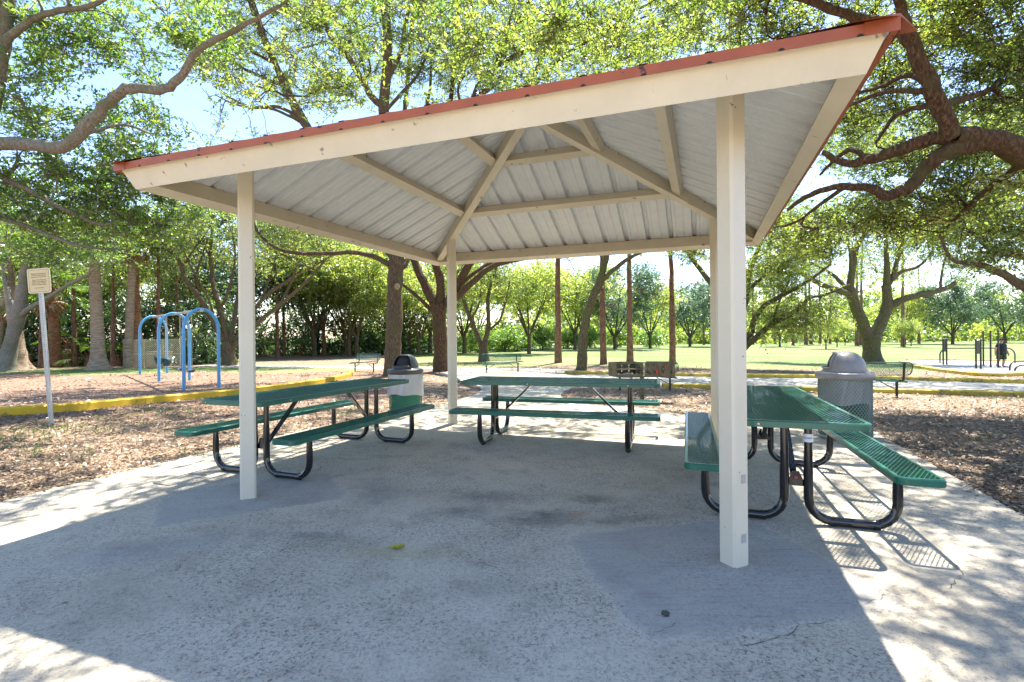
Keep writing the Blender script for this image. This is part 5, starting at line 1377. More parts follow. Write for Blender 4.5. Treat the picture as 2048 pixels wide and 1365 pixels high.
    limbs = [([g-Vector((0, 0, .2)), at_d(882, 700, D), at_d(879, 650, D), at_d(876, 610, D)], [.40, .34, .34, .38]),
             LB([(872, 612, D), (850, 570, D), (832, 530, D+.2), (815, 470, D+.6), (800, 350, D+1), (812, 200, D+1), (822, 60, D+.8), (830, -70, D+.5)], .24, .05),
             LB([(862, 622, D), (842, 600, D-.2), (819, 580, D-.4), (800, 566, D-.2)], .11, .05),
             LB([(880, 610, D), (880, 560, D-.3), (868, 505, D-.6), (880, 380, D-1), (900, 220, D-1.4), (915, 60, D-1.8), (920, -80, D-2.2)], .23, .05),
             LB([(892, 612, D), (912, 575, D-.4), (935, 535, D-.8), (960, 495, D-1.2), (1010, 330, D-2), (1070, 150, D-2.6), (1130, 10, D-3)], .22, .07),
             LB([(898, 610, D), (940, 570, D-.8), (985, 533, D-1.2), (1050, 517, D-1.6), (1140, 505, D-2), (1230, 480, D-2.4)], .17, .05),
             LB([(905, 585, D), (950, 545, D+.4), (1000, 520, D+.8), (1070, 515, D+1.2)], .12, .04),
             LB([(1060, 180, D-2.6), (1120, 120, D-3), (1200, 70, D-3.4), (1300, 30, D-3.8)], .08, .03),
             LB([(1040, 240, D-2.4), (1120, 190, D-2.6), (1220, 130, D-3.2), (1330, 90, D-3.8)], .07, .02)]
    A = pb(rng, [(1050, 110, D-2.6, 110, 70, 1.5, 36), (1180, 75, D-3.2, 120, 60, 1.5, 44), (1310, 60, D-3.6, 110, 60, 1.4, 38), (950, 60, D-2, 100, 100, 1.6, 34), (1080, -110, D-4, 260, 80, 2.2, 60), (1350, -80, D-4.6, 180, 70, 2, 44), (900, 400, D+2, 200, 70, 1.6, 40), (1200, 560, D+3.5, 60, 20, .8, 0+4), (1430, 20, D-4, 80, 50, 1.2, 22), (1000, 30, D-1, 110, 80, 1.8, 30), (1150, 120, D-2, 130, 60, 1.8, 40), (1280, 40, D-3, 120, 70, 1.8, 36), (1080, 180, D-2, 100, 50, 1.6, 24), (1400, 60, D-3, 90, 50, 1.5, 24)])
    A = np.concatenate([A, wb(rng, [(1.5, 10.6, 7.8, 1.7, 1.4, .6, 24), (3.4, 11.8, 8.2, 1.8, 1.5, .7, 26), (.4, 13.2, 8.4, 1.8, 1.5, .7, 22), (4.8, 10.2, 7.8, 1.6, 1.4, .6, 20), (2.6, 14.6, 8.6, 2.2, 1.6, .8, 26), (5.6, 13.4, 8.2, 2.0, 1.6, .7, 24), (7.6, 15.2, 8.4, 2.2, 1.8, .8, 28)])])
    make_tree('oak_tree', 'oak with thick rusty brown limbs forking behind the back post', 'tree', g, limbs, A, M['leaf_oak'], M['bark_red'], 24, 10, 12, .44, .105, .18, flare=.3, tip=.0115, tintshift=.05)
trees_near()

def trees_mid():
    rng = np.random.default_rng(15)
    # --- V-forked oak on the lawn
    g = G_(1746, 727); D = g.y
    limbs = [([g-Vector((0, 0, .2)), at_d(1743, 700, D), at_d(1742, 672, D)], [.62, .50, .50]),
             LB([(1738, 680, D), (1722, 640, D), (1708, 605, D), (1698, 575, D)], .38, .30),
             LB([(1698, 590, D), (1672, 580, D-.6), (1640, 568, D-1), (1608, 550, D-1.4), (1560, 520, D-1.8), (1520, 500, D-2)], .22, .06),
             LB([(1695, 582, D), (1675, 558, D+.5), (1650, 540, D+1), (1610, 520, D+1.4)], .15, .05),
             LB([(1699, 580, D), (1706, 530, D), (1716, 490, D+.3), (1745, 450, D+.6), (1770, 420, D+1)], .24, .08),
             LB([(1703, 545, D), (1700, 500, D-.5), (1690, 460, D-1)], .15, .05),
             LB([(1745, 680, D), (1762, 645, D), (1775, 610, D), (1772, 570, D)], .40, .28),
             LB([(1774, 618, D), (1805, 600, D-.4), (1850, 588, D-.8), (1890, 578, D-1), (1912, 566, D-1.2)], .24, .13),
             LB([(1772, 575, D), (1774, 520, D), (1770, 470, D), (1764, 420, D)], .22, .05),
             LB([(1776, 570, D), (1800, 545, D+.4), (1835, 535, D+.8), (1860, 510, D+1)], .16, .06),
             LB([(1785, 560, D), (1800, 500, D-.4), (1815, 450, D-.6)], .16, .06),
             LB([(1880, 580, D-1), (1885, 540, D-1), (1895, 500, D-1)], .09, .04)]
    A = pb(rng, [(1740, 430, D, 200, 50, 3.2, 90), (1600, 480, D-1, 90, 50, 2.4, 44), (1880, 470, D-.5, 90, 50, 2.4, 44), (1560, 545, D-1, 60, 45, 2, 24), (1740, 540, D+2.5, 120, 40, 2, 30), (1930, 540, D, 60, 40, 1.8, 16)])
    make_tree('oak_tree', 'mossy oak with a V shaped fork standing on the lawn edge', 'tree', g, limbs, A, M['leaf_oak'], M['bark_moss'], 31, 12, 10, .85, .17, .42, flare=.35, tip=.012, tintshift=.08)
    # --- oak hidden by the near right post, low limbs reaching right
    g = G_(1466, 738); D = g.y
    limbs = [([g-Vector((0, 0, .2)), at_d(1466, 700, D), at_d(1470, 660, D)], [.42, .34, .32]),
             LB([(1470, 700, D), (1500, 668, D-.3), (1507, 643, D-.5), (1526, 614, D-.8), (1560, 594, D-1.1), (1594, 576, D-1.3), (1618, 562, D-1.5), (1660, 530, D-1.8)], .15, .05),
             LB([(1472, 712, D), (1500, 686, D-.4), (1547, 646, D-.9), (1578, 632, D-1.2), (1601, 614, D-1.4), (1618, 597, D-1.6), (1652, 589, D-1.9), (1700, 570, D-2.2)], .15, .04),
             LB([(1545, 646, D-.9), (1551, 625, D-1), (1562, 595, D-1.1), (1580, 560, D-1.4)], .07, .04),
             LB([(1470, 662, D), (1490, 600, D+.5), (1500, 540, D+1), (1530, 470, D+1.3)], .2, .08),
             LB([(1468, 662, D), (1440, 590, D+.5), (1400, 540, D+1.2), (1370, 500, D+2)], .2, .07),
             LB([(1500, 580, D+.5), (1530, 550, D+.2), (1560, 535, D)], .1, .04)]
    A = pb(rng, [(1570, 500, D-1, 100, 45, 2, 50), (1540, 560, D-.5, 70, 40, 1.7, 26), (1600, 625, D-1.6, 90, 30, 1.2, 22), (1560, 655, D-1, 70, 24, 1.0, 13), (1400, 470, D+2, 90, 50, 2, 34), (1500, 430, D, 120, 50, 2.5, 44)]); A = np.concatenate([A, wb(rng, [(8, 19, 8.5, 3, 2.2, 1.1, 54), (4.5, 18.5, 9, 2.6, 2, 1, 40), (9.5, 22, 9.4, 2.8, 2, 1, 36), (6, 22, 9.4, 2.6, 2, 1, 30)])])
    make_tree('oak_tree', 'oak hidden by the near right post, its dark limbs drooping toward the lawn', 'tree', g, limbs, A, M['leaf_oak'], M['bark_moss'], 32, 12, 11, .75, .14, .36, tip=.010, tintshift=.10, droop=.2)
    # --- oak beyond the right frame edge
    g = Vector((17.5, 15.5, gz(17.5, 15.5))); D = 15.5
    limbs = [WB([g-Vector((0, 0, .2)), g+Vector((-.1, 0, 1.2)), g+Vector((-.4, 0, 2.4))], .42, .32),
             ([g+Vector((-.35, 0, 2.2)), at_d(2110, 600, D-.4), at_d(2048, 574, D-.6), at_d(2000, 546, D-.8), at_d(1960, 530, D-1), at_d(1905, 520, D-1.2), at_d(1880, 470, D-1.4)], [.22, .16, .13, .10, .08, .05, .03]),
             ([g+Vector((-.4, 0, 2.4)), at_d(2120, 540, D), at_d(2048, 512, D-.3), at_d(1990, 500, D-.5), at_d(1950, 470, D-.8), at_d(1900, 440, D-1)], [.24, .17, .13, .1, .07, .03]),
             ([g+Vector((-.4, 0, 2.4)), at_d(2170, 420, D), at_d(2100, 330, D), at_d(2050, 260, D)], [.26, .2, .14, .08])]
    A = pb(rng, [(1990, 440, D-.6, 90, 50, 1.6, 44), (1900, 450, D-1, 70, 40, 1.4, 24), (2080, 470, D, 60, 80, 1.6, 30), (2090, 300, D, 110, 110, 2, 50), (1960, 515, D-.8, 60, 22, 1, 10), (2140, 180, D-1, 120, 90, 2, 40)]); A = np.concatenate([A, wb(rng, [(14, 19.5, 8.5, 3.2, 2.2, 1.1, 56), (19, 20, 9, 3, 2.4, 1.2, 50), (11, 21, 9, 2.6, 2, 1, 36), (16.5, 22, 9.4, 3, 2, 1, 40)])])
    make_tree('oak_tree', 'oak outside the frame whose dark limbs enter above the exercise pad', 'tree', g, limbs, A, M['leaf_oak'], M['bark_oak'], 33, 12, 11, .65, .125, .32, tip=.009)
    # --- many-stemmed oak behind the left post
    g = G_(459, 731); D = g.y
    limbs = [([g-Vector((0, 0, .2)), at_d(457, 710, D), at_d(456, 684, D)], [.46, .36, .36]),
             LB([(452, 690, D), (430, 648, D-.3), (402, 600, D-.6), (372, 560, D-.8), (356, 520, D-1), (322, 488, D-1.2), (290, 470, D-1.4)], .20, .05),
             LB([(455, 684, D), (441, 620, D), (427, 570, D+.2), (421, 500, D+.3), (428, 430, D+.5)], .19, .07),
             LB([(400, 600, D-.6), (392, 560, D-.2), (402, 520, D), (415, 480, D)], .09, .04),
             LB([(460, 684, D), (470, 630, D+.4), (480, 560, D+.8), (488, 480, D+1)], .17, .06),
             LB([(466, 694, D), (510, 650, D-.4), (560, 610, D-.8), (612, 565, D-1.2), (655, 515, D-1.5)], .17, .05),
             LB([(470, 684, D), (522, 602, D+.4), (600, 548, D+.6), (680, 505, D+.8)], .15, .04),
             LB([(428, 648, D-.3), (418, 600, D-.6), (375, 520, D-.8), (360, 470, D-1)], .08, .03),
             LB([(363, 535, D-.9), (390, 497, D-.6), (410, 470, D-.4), (434, 425, D)], .075, .025),
             LB([(356, 520, D-1), (366, 485, D-1), (381, 447, D-1), (398, 395, D-1)], .07, .025),
             LB([(335, 500, D-1.1), (310, 450, D-1), (318, 410, D-1)], .05, .02),
             LB([(441, 620, D), (462, 565, D-.3), (470, 500, D-.4), (455, 440, D-.4)], .09, .03),
             LB([(422, 520, D+.3), (400, 470, D+.5), (385, 425, D+.6)], .06, .02),
             LB([(560, 610, D-.8), (585, 560, D-.6), (600, 500, D-.5), (640, 450, D-.4)], .07, .025),
             LB([(522, 602, D+.4), (545, 540, D+.6), (560, 470, D+.8)], .06, .02)]
    A = pb(rng, [(400, 440, D, 130, 60, 2.4, 64), (330, 480, D-1, 70, 50, 1.8, 26), (560, 450, D, 120, 60, 2.4, 56), (640, 500, D-.6, 70, 35, 1.6, 22), (480, 520, D+1.5, 120, 40, 1.6, 26), (300, 540, D+1.5, 70, 40, 1.5, 18)])
    make_tree('oak_tree', 'oak with many twisting stems between the blue swings and the left post', 'tree', g, limbs, A, M['leaf_oak'], M['bark_oak'], 34, 12, 10, .8, .15, .38, tip=.011, flare=.3)
    # --- leaning oak by the end of the far kerb
    g = G_(1163, 741); D = g.y
    limbs = [([g-Vector((0, 0, .2)), at_d(1165, 690, D), at_d(1172, 640, D), at_d(1184, 600, D), at_d(1200, 562, D), at_d(1212, 520, D), at_d(1228, 460, D)], [.26, .21, .20, .20, .17, .13, .10]),
             LB([(1203, 562, D), (1232, 536, D-.3), (1262, 515, D-.5), (1300, 500, D-.8), (1360, 498, D-1), (1410, 510, D-1.2)], .11, .04),
             LB([(1196, 570, D), (1206, 530, D+.3), (1200, 510, D+.5), (1190, 470, D+1)], .06, .03)]
    A = pb(rng, [(1270, 420, D, 140, 50, 2.2, 44), (1400, 500, D-1, 40, 24, 1, 8), (1150, 420, D+.6, 90, 40, 1.6, 20)])
    make_tree('oak_tree', 'slim leaning oak with mossy bark at the end of the yellow kerb', 'tree', g, limbs, A, M['leaf_oak'], M['bark_moss'], 35, 11, 10, .75, .14, .36, tip=.010, flare=.25)
    # --- Y-shaped oak behind the middle bench
    g = G_(968, 723); D = g.y
    limbs = [([g-Vector((0, 0, .2)), at_d(967, 700, D), at_d(967, 684, D)], [.36, .28, .28]),
             LB([(964, 690, D), (948, 655, D), (932, 615, D), (920, 575, D), (905, 540, D)], .19, .06),
             LB([(970, 686, D), (977, 650, D), (976, 600, D), (985, 555, D), (1000, 520, D)], .18, .06),
             LB([(978, 660, D), (1000, 640, D-.4), (1012, 600, D-.6), (1020, 560, D-.8)], .10, .04),
             LB([(940, 640, D), (958, 610, D+.4), (962, 570, D+.6)], .07, .03)]
    A = pb(rng, [(960, 545, D, 90, 50, 2, 44), (1010, 570, D-.6, 50, 40, 1.6, 18), (910, 590, D+.6, 50, 40, 1.6, 18), (960, 470, D, 110, 40, 2, 26)])
    make_tree('oak_tree', 'oak splitting low into a Y behind the middle bench', 'tree', g, limbs, A, M['leaf_oak'], M['bark_oak'], 36, 10, 10, .8, .16, .40, tip=.011, flare=.3, tintshift=.04)
    # --- pale trees at the far left
    g = G_(10, 744); D = g.y
    limbs = [([g-Vector((0, 0, .2)), at_d(16, 720, D), at_d(26, 672, D), at_d(40, 620, D), at_d(47, 560, D), at_d(60, 490, D)], [.46, .34, .30, .30, .20, .14]),
             LB([(40, 632, D), (62, 616, D-.3), (92, 598, D-.5), (130, 574, D-.7), (180, 548, D-1)], .15, .06),
             LB([(34, 640, D), (20, 600, D+.3), (8, 540, D+.6), (12, 460, D+1)], .15, .07)]
    A = pb(rng, [(60, 470, D, 110, 50, 2.2, 46), (180, 500, D-.8, 80, 40, 1.6, 26), (10, 420, D, 90, 60, 2, 30)])
    make_tree('pale_trunk_tree', 'pale leaning tree with one side limb behind the notice sign', 'tree', g, limbs, A, M['leaf_lush'], M['bark_pale'], 37, 11, 10, .8, .16, .40, tip=.011, flare=.5)
    g = G_(36, 741); D = g.y
    limbs = [([g-Vector((0, 0, .2)), at_d(35, 720, D), at_d(32, 680, D), at_d(26, 620, D), at_d(16, 540, D), at_d(5, 450, D)], [.62, .42, .32, .28, .25, .18])]
    A = pb(rng, [(0, 430, D, 90, 50, 2.0, 40)])
    make_tree('flared_trunk_tree', 'straight grey tree with a flared buttressed base beside the pale leaning one', 'tree', g, limbs, A, M['leaf_lush'], M['bark_palm'], 38, 10, 10, .8, .16, .40, flare=.7, tip=.011)
    g = G_(402, 708); D = g.y
    limbs = [([g-Vector((0, 0, .2)), at_d(403, 690, D), at_d(408, 668, D), at_d(414, 640, D)], [.36, .30, .28, .22]), LB([(408, 668, D), (424, 655, D), (436, 640, D)], .12, .05)]
    make_tree('broadleaf_tree', 'short forked tree in dark undergrowth, framed by the front blue arch', 'tree', g, limbs, pb(rng, [(415, 600, D, 60, 36, 2, 30)]), M['leaf_dark'], M['bark_oak'], 39, 10, 9, .8, .20, .40, tip=.011)
trees_mid()

# ------------------------------------------------------------------ generic trees for the middle distance and beyond
def proto_oak(seed, Ht, Rd, forks, leafL, ncl, leafmat, bark, name='oak_tree', r0=.24, low=.42, tint=0.0, ntw=9, nl=8, droop=0.0):
    rng = np.random.default_rng(seed); hz = Ht*low*.55
    limbs = [WB([(0, 0, -.2), (rng.normal(0, .06), rng.normal(0, .06), hz*.5), (rng.normal(0, .1), rng.normal(0, .1), hz)], r0*1.15, r0)]
    for k in range(forks):
        a = 2*math.pi*k/forks+rng.uniform(-.4, .4); s = rng.uniform(.55, 1.0)
        limbs.append(WB([(0, 0, hz*.92), (math.cos(a)*Rd*.22*s, math.sin(a)*Rd*.22*s, hz+Ht*.16), (math.cos(a)*Rd*.45*s, math.sin(a)*Rd*.45*s, hz+Ht*.33), (math.cos(a)*Rd*.62*s, math.sin(a)*Rd*.62*s, hz+Ht*.5)], r0*.62, r0*.16))
    lob = []
    for k in range(14):
        a = rng.uniform(0, 6.28); q = Rd*rng.uniform(.25, .68); lob.append((math.cos(a)*q, math.sin(a)*q, Ht*rng.uniform(low+.08, .86), Rd*rng.uniform(.28, .45), Rd*rng.uniform(.28, .45), Ht*rng.uniform(.09, .15), max(3, ncl//14)))
    return make_tree(name, 'x', 'tree', (0, 0, 0), limbs, wb(rng, lob), leafmat, bark, seed, ntw, nl, .8, leafL, .42, tip=.012, twigs=False, flare=.25, tintshift=tint, droop=droop)
def proto_pine(seed, Ht, r0, low, leafL=.30, n=34, lean=0.0):
    rng = np.random.default_rng(seed); limbs = [WB([(0, 0, -.2), (lean*.3, 0, Ht*.33), (lean*.5, rng.normal(0, .08), Ht*.66), (lean, 0, Ht)], r0, r0*.35)]
    A = []
    for k in range(n):
        f = rng.uniform(low, 1.0); z = Ht*f; a = rng.uniform(0, 6.28); L = (1.1-f)*Ht*.28+.6
        A.append((math.cos(a)*L*rng.uniform(.6, 1)+lean*f, math.sin(a)*L*rng.uniform(.6, 1), z+L*.15))
    bare = []
    for k in range(9):
        z = Ht*rng.uniform(low*.45, low*1.05); a = rng.uniform(0, 6.28); L = rng.uniform(.8, 2.0); bare.append((math.cos(a)*L+lean*.4, math.sin(a)*L, z+L*rng.uniform(-.2, .5)))
    return make_tree('pine_tree', 'x', 'tree', (0, 0, 0), limbs, np.array(A), M['needle'], M['bark_pine'], seed, 9, 12, .55, leafL, .30, tip=.012, twigs=False, flare=.25, flat=.7, bare=np.array(bare), ar=.09)
def place(proto, used, u, v, label, group=None, sc=1.0, rz=None, D=None, cat=None):
    p = at(u, v) if D is None else at_d(u, v, D)
    p = Vector((p.x, p.y, gz(p.x, p.y)))
    rz = random.uniform(0, 6.28) if rz is None else rz
    if used[0]:
        o = copy_tree(proto, p, rz, sc, label=label)
    else:
        o = proto; o.location = p; o.rotation_euler = (0, 0, rz); o.scale = (sc, sc, sc) if not hasattr(sc, '__len__') else sc; used[0] = True; o['label'] = label
    if group: o['group'] = group
    elif 'group' in o: del o['group']
    return o
def trees_far():
    OA, OB, OC = proto_oak(51, 10.5, 5.4, 5, .27, 240, M['leaf_oak'], M['bark_oak'], tint=.16, low=.34, r0=.17), proto_oak(52, 9.0, 4.4, 6, .24, 200, M['leaf_oak'], M['bark_oak'], r0=.15, low=.30, tint=.24), proto_oak(53, 11.5, 6.4, 5, .32, 240, M['leaf_blue'], M['bark_oak'], r0=.22, low=.24, tint=.1)
    PA, PB = proto_pine(61, 13.0, .21, .58), proto_pine(62, 11.5, .19, .50, lean=.25)
    ua, ub, uc, up, uq = [False], [False], [False], [False], [False]
    place(OA, ua, 690, 710, 'oak with paired trunks on the grass, left of the pruning scar oak', sc=.95)
    place(OA, ua, 699, 713.5, 'slim oak trunk leaning against its pair beyond the left bench', sc=.8)
    place(OB, ub, 819, 708, 'small dark oak seen between the scarred oak and the rusty oak', sc=.85)
    place(OB, ub, 838, 711, 'small pale oak close to the rusty oak, right of a similar dark one', sc=.9)
    place(OB, ub, 928, 707, 'small oak seen just right of the back post', sc=1.05)
    place(OB, ub, 1058, 708, 'vase shaped oak on the lawn, left of the first brown pine', sc=1.0)
    PN = 'straight brown pines beyond the middle table'
    place(PA, up, 1117, 726, 'thickest brown pine of the row, left of the leaning oak', PN, 1.0, 0.6)
    place(PB, uq, 1207, 729, 'brown pine close behind the leaning oak', PN, 1.0, 2.0)
    place(PA, up, 1260, 723, 'brown pine rising straight behind the barbecue grill', PN, .95, 2.9)
    place(PB, uq, 1345, 729, 'brown pine with bare lower branches, nearest the right posts', PN, .95, 4.4)
    place(PA, up, 555, 717, 'left one of two slim pines right of the left post', None, .8, 1.1)
    place(PB, uq, 568, 713, 'right one of two slim pines, touching its neighbour past the left post', None, .8, 5.1)
    place(PA, up, 648, 711, 'lone slim pine between the two slim pines and the left bench', None, .85, 3.6)
    for u, v, D_, s_, lab in ((82, 0, 29.5, .78, 'slim brown trunk rising just right of the sign post'), (150, 0, 31, .8, 'slim brown trunk rising between the short rusty palm and the tall palm'), (225, 0, 30.5, .74, 'slim brown trunk rising between the tall palm and the crossing palms'), (318, 0, 31, .78, 'slim brown trunk rising behind the middle blue arch'), (352, 0, 33, .82, 'slim brown trunk rising behind the swing set, left of the many stemmed oak')):
        place(PB, uq, u, 690, lab, None, s_, None, D_)
    place(OC, uc, 1905, 689, 'large bluish oak on the far lawn above the walking person', sc=.95, rz=1.0)
    place(OC, uc, 2010, 686, 'bluish oak farther back at the edge of the lawn, over the grey car', sc=1.05, rz=2.2)
    place(OC, uc, 1230, 699, 'bluish oak behind the brown pines at the lawn edge', sc=.85, rz=3.2)
    place(OC, uc, 1380, 694, 'bluish oak at the back of the lawn, right of the brown pines', sc=.95, rz=4.2)
    place(OA, ua, 1150, 700, 'pale oak at the back of the lawn behind the leaning oak', sc=.9)
    place(OB, ub, 1300, 697, 'bright green oak behind the grill at the back of the lawn', sc=1.05)
    place(OA, ua, 1560, 694, 'oak with foliage down to the grass beyond the drooping limbs', sc=.75)
    place(OB, ub, 1810, 689, 'yellow green oak far across the lawn, left of the exercise panels', sc=1.1)
    FP = 'distant pines along the far edge of the lawn'
    for i, (u, v, s) in enumerate(((1506, 689, .9), (1586, 691, 1.0), (1612, 690, 1.2), (1622, 689, 1.25), (1640, 688, 1.0), (1660, 688, 1.0), (1714, 692, 1.15), (1722, 691, 1.25), (1806, 694, 1.1), (1838, 688, 1.0), (1432, 693, 1.0), (1408, 690, .95), (1550, 688, 1.05))):
        place((PA, PB)[i % 2], (up, uq)[i % 2], u, v, 'tall straight pine standing among the distant pines across the lawn', FP, s*1.15)
    YT = 'young staked trees on the lawn'
    for u, v, s, lab in ((1652, 699, .48, 'young slender tree planted farthest forward on the open lawn'), (1674, 694.5, .46, 'young slender tree on the lawn right of the foremost one'), (1690, 691, .42, 'young slender tree on the lawn closest to the white van'), (1822, 692, .42, 'young slender tree left of the exercise panels'), (1807, 695, .42, 'young slender tree on the open lawn, right of the V forked oak')):
        place(OB, ub, u, v, lab, YT, (s, s, s*1.1))
    # left background: trees rising behind the dark undergrowth, seen only as masses of foliage
    LG = 'leafy trees rising behind the dark undergrowth'
    for x, y, s, k in ((-40, 40, 1.1, 0), (-33, 41, 1.25, 1), (-27, 39, 1.0, 0), (-22, 41, 1.2, 2), (-17, 44, 1.15, 0), (-13, 43, 1.1, 1), (-8, 50, 1.05, 0), (-38, 34, 1.05, 1), (-31, 35, .9, 0), (-4, 58, 1.1, 1), (2, 60, 1.0, 0), (-12, 56, 1.2, 2), (9, 66, 1.1, 0), (-19, 50, 1.3, 1)):
        pr, us = ((OA, ua), (OB, ub), (OC, uc))[k]
        o = copy_tree(pr, (x, y, gz(x, y)), random.uniform(0, 6.28), s, label='leafy tree rising behind the dark undergrowth, its trunk out of sight'); o['group'] = LG
    # right: the wood that closes the lawn, one mass
    rng = np.random.default_rng(70); C = []
    for k in range(460):
        x = rng.uniform(5, 175); y = rng.uniform(112, 150)-max(0, 30-x)*1.2; C.append((x, y, rng.uniform(.5, 13.5)*rng.uniform(.55, 1)+gz(x, y)))
    for k in range(150):
        x = rng.uniform(-2, 150); y = rng.uniform(100, 118)-max(0, 30-x)*1.2; C.append((x, y, rng.uniform(.2, 3.0)+gz(x, y)))
    C = np.array(C); pos, ax, nr, L, W, ti, ta, tb = sprigs(rng, C, 1.9, 14, 14, 1.6, .75, .8, 0, rng.normal(.55, .2, (len(C), 1)), .55)
    tag(link('far_woodland', leaf_mesh('far_woodland', pos, ax, nr, L, W, ti, M['leaf_oak'])), 'pale green wood that closes off the far side of the lawn', 'woodland', None, 'stuff')
    # left: dark undergrowth, one mass
    C = []
    for k in range(820):
        q = rng.uniform(-1.12, -.17); y = 31.5+16*smooth((q+.60)/.14)+rng.uniform(0, 5); x = q*y; z = rng.uniform(0, 1)**1.3*(4.3 if q < -.55 else 3.6); C.append((x, y+z*.25, z+gz(x, y)))
    C = np.array(C); pos, ax, nr, L, W, ti, ta, tb = sprigs(rng, C, .55, 13, 10, .75, .24, .8, .2, rng.normal(.42, .2, (len(C), 1)), .42)
    tag(link('undergrowth', leaf_mesh('undergrowth', pos, ax, nr, L, W, ti, M['leaf_dark'])), 'dark tangled undergrowth behind the swings and palms', 'undergrowth', None, 'stuff')
    # bright hedge beyond the boundary fence and the rounded shrubs right of it
    C = []
    for k in range(260):
        x = rng.uniform(-20, 2); C.append((x, 58+rng.uniform(0, 3), rng.uniform(.0, 2.8)+gz(x, 58)))
    C = np.array(C); pos, ax, nr, L, W, ti, ta, tb = sprigs(rng, C, .6, 10, 9, .7, .30, .9, 0, rng.normal(.75, .15, (len(C), 1)), .5)
    tag(link('hedge', leaf_mesh('hedge', pos, ax, nr, L, W, ti, M['leaf_lush'])), 'long bright green hedge behind the boundary fence', 'hedge')
    first = None
    for i, (u, v, D, s, lab) in enumerate(((962, 706, 50, 1.15, 'rounded shrub at the lawn edge behind the Y shaped oak'), (1010, 705, 52, 1.3, 'rounded shrub left of the vase shaped oak'), (1040, 704, 54, 1.15, 'rounded shrub touching the left side of the vase shaped oak trunk'), (1085, 702, 58, 1.35, 'rounded shrub just left of the thickest pine'), (1135, 701, 62, 1.2, 'rounded shrub between the thickest pine and the leaning oak'), (1180, 700, 64, 1.3, 'rounded shrub between the leaning oak and the next pine'), (1235, 698, 68, 1.3, 'rounded shrub between the two pines left of the grill'), (1300, 696, 74, 1.4, 'rounded shrub behind the grill at the lawn edge'))):
        p = at_d(u, v, D); p = Vector((p.x, p.y, gz(p.x, p.y)))
        if first is None:
            A = wb(rng, [(0, 0, 1.1, 1.4, 1.2, 1.1, 40)])
            first = make_tree('shrub', lab, 'shrub', (0, 0, 0), [WB([(0, 0, -.1), (0, 0, .5), (.1, 0, 1.0)], .07, .04), WB([(0, 0, .1), (.4, 0, .6), (.7, .1, 1.1)], .05, .02)], A, M['leaf_lush'], M['bark_oak'], 71, 10, 9, .5, .20, .32, twigs=False, group='rounded shrubs along the lawn edge')
            first.location = p; first.scale = (s, s, s*.95)
        else: copy_tree(first, p, random.uniform(0, 6), (s, s, s*.95), label=lab)
trees_far()

# ------------------------------------------------------------------ palms
def fan(rng, pos, L, W, fr_pos, d, size, nleaf, tint):
    """one fan frond: blades radiating from the end of its stalk"""
    d = d/np.linalg.norm(d); s = np.cross(d, [0, 0, 1.0]); s /= max(1e-6, np.linalg.norm(s)); n = np.cross(s, d)
    P, A, Nn, LL, T = [], [], [], [], []
    for k in range(nleaf):
        a = math.radians(-115+230*k/(nleaf-1)); v = d*math.cos(a)+s*math.sin(a)-n*0.18*abs(math.sin(a))+rng.normal(0, .05, 3); v[2] -= .12
        P.append(fr_pos); A.append(v); Nn.append(n+rng.normal(0, .2, 3)); LL.append(size*(0.75+.25*math.cos(a))*rng.uniform(.85, 1.1)); T.append(tint+rng.normal(0, .1))
    return P, A, Nn, LL, T
def make_palm(label, base, Ht, r0, r1, top_off, green, dead, size, seed, bark, group=None, name='palm_tree', flare=.5):
    rng = np.random.default_rng(seed); root = empty(name, base, 0, label, 'palm', group)
    k = 14; z = np.linspace(-.15, Ht, k); zq = np.maximum(z, 0)/Ht; P = np.stack([top_off[0]*zq**1.4, top_off[1]*zq**1.4, z], 1); r = np.interp(z, [0, Ht], [r0, r1])*(1+flare*np.exp(-np.maximum(z, 0)/.35))*(1+rng.normal(0, .03, k))
    br = [(P, r)]; top = P[-1]; sets = {'crown': ([], [], [], [], []), 'dead_fronds': ([], [], [], [], [])}
    for key, n in (('crown', green), ('dead_fronds', dead)):
        for i in range(n):
            a = rng.uniform(0, 6.28); e = rng.uniform(-.35, 1.25) if key == 'crown' else rng.uniform(-1.35, -.75)
            d = np.array([math.cos(a)*math.cos(e), math.sin(a)*math.cos(e), math.sin(e)]); st = size*rng.uniform(.8, 1.2)*(1 if key == 'crown' else .6)
            e_ = top+d*st+np.array([0, 0, -.08*st]); br.append((np.stack([top, (top+e_)/2+np.array([0, 0, .05]), e_]), np.array([.022, .016, .010])))
            d2 = d+np.array([0, 0, -.35]); o = fan(rng, None, 0, 0, e_, d2, size*.85, 20, .5 if key == 'crown' else .5)
            for q, w in zip(sets[key], o): q.extend(w)
    V, Fq = tubes_np(br, lambda r: 14 if r > .08 else 4)
    link('trunk', mesh_np('palm_trunk', V, Fq, [bark], None, True), root)
    for key, mt in (('crown', M['leaf_lush']), ('dead_fronds', M['dead_leaf'])):
        P_, A_, N_, L_, T_ = sets[key]
        if P_: L_ = np.array(L_); link(key, leaf_mesh('palm_'+key, np.array(P_), np.array(A_), np.array(N_), L_, L_*.075+.008, np.array(T_), mt), root)
    return root
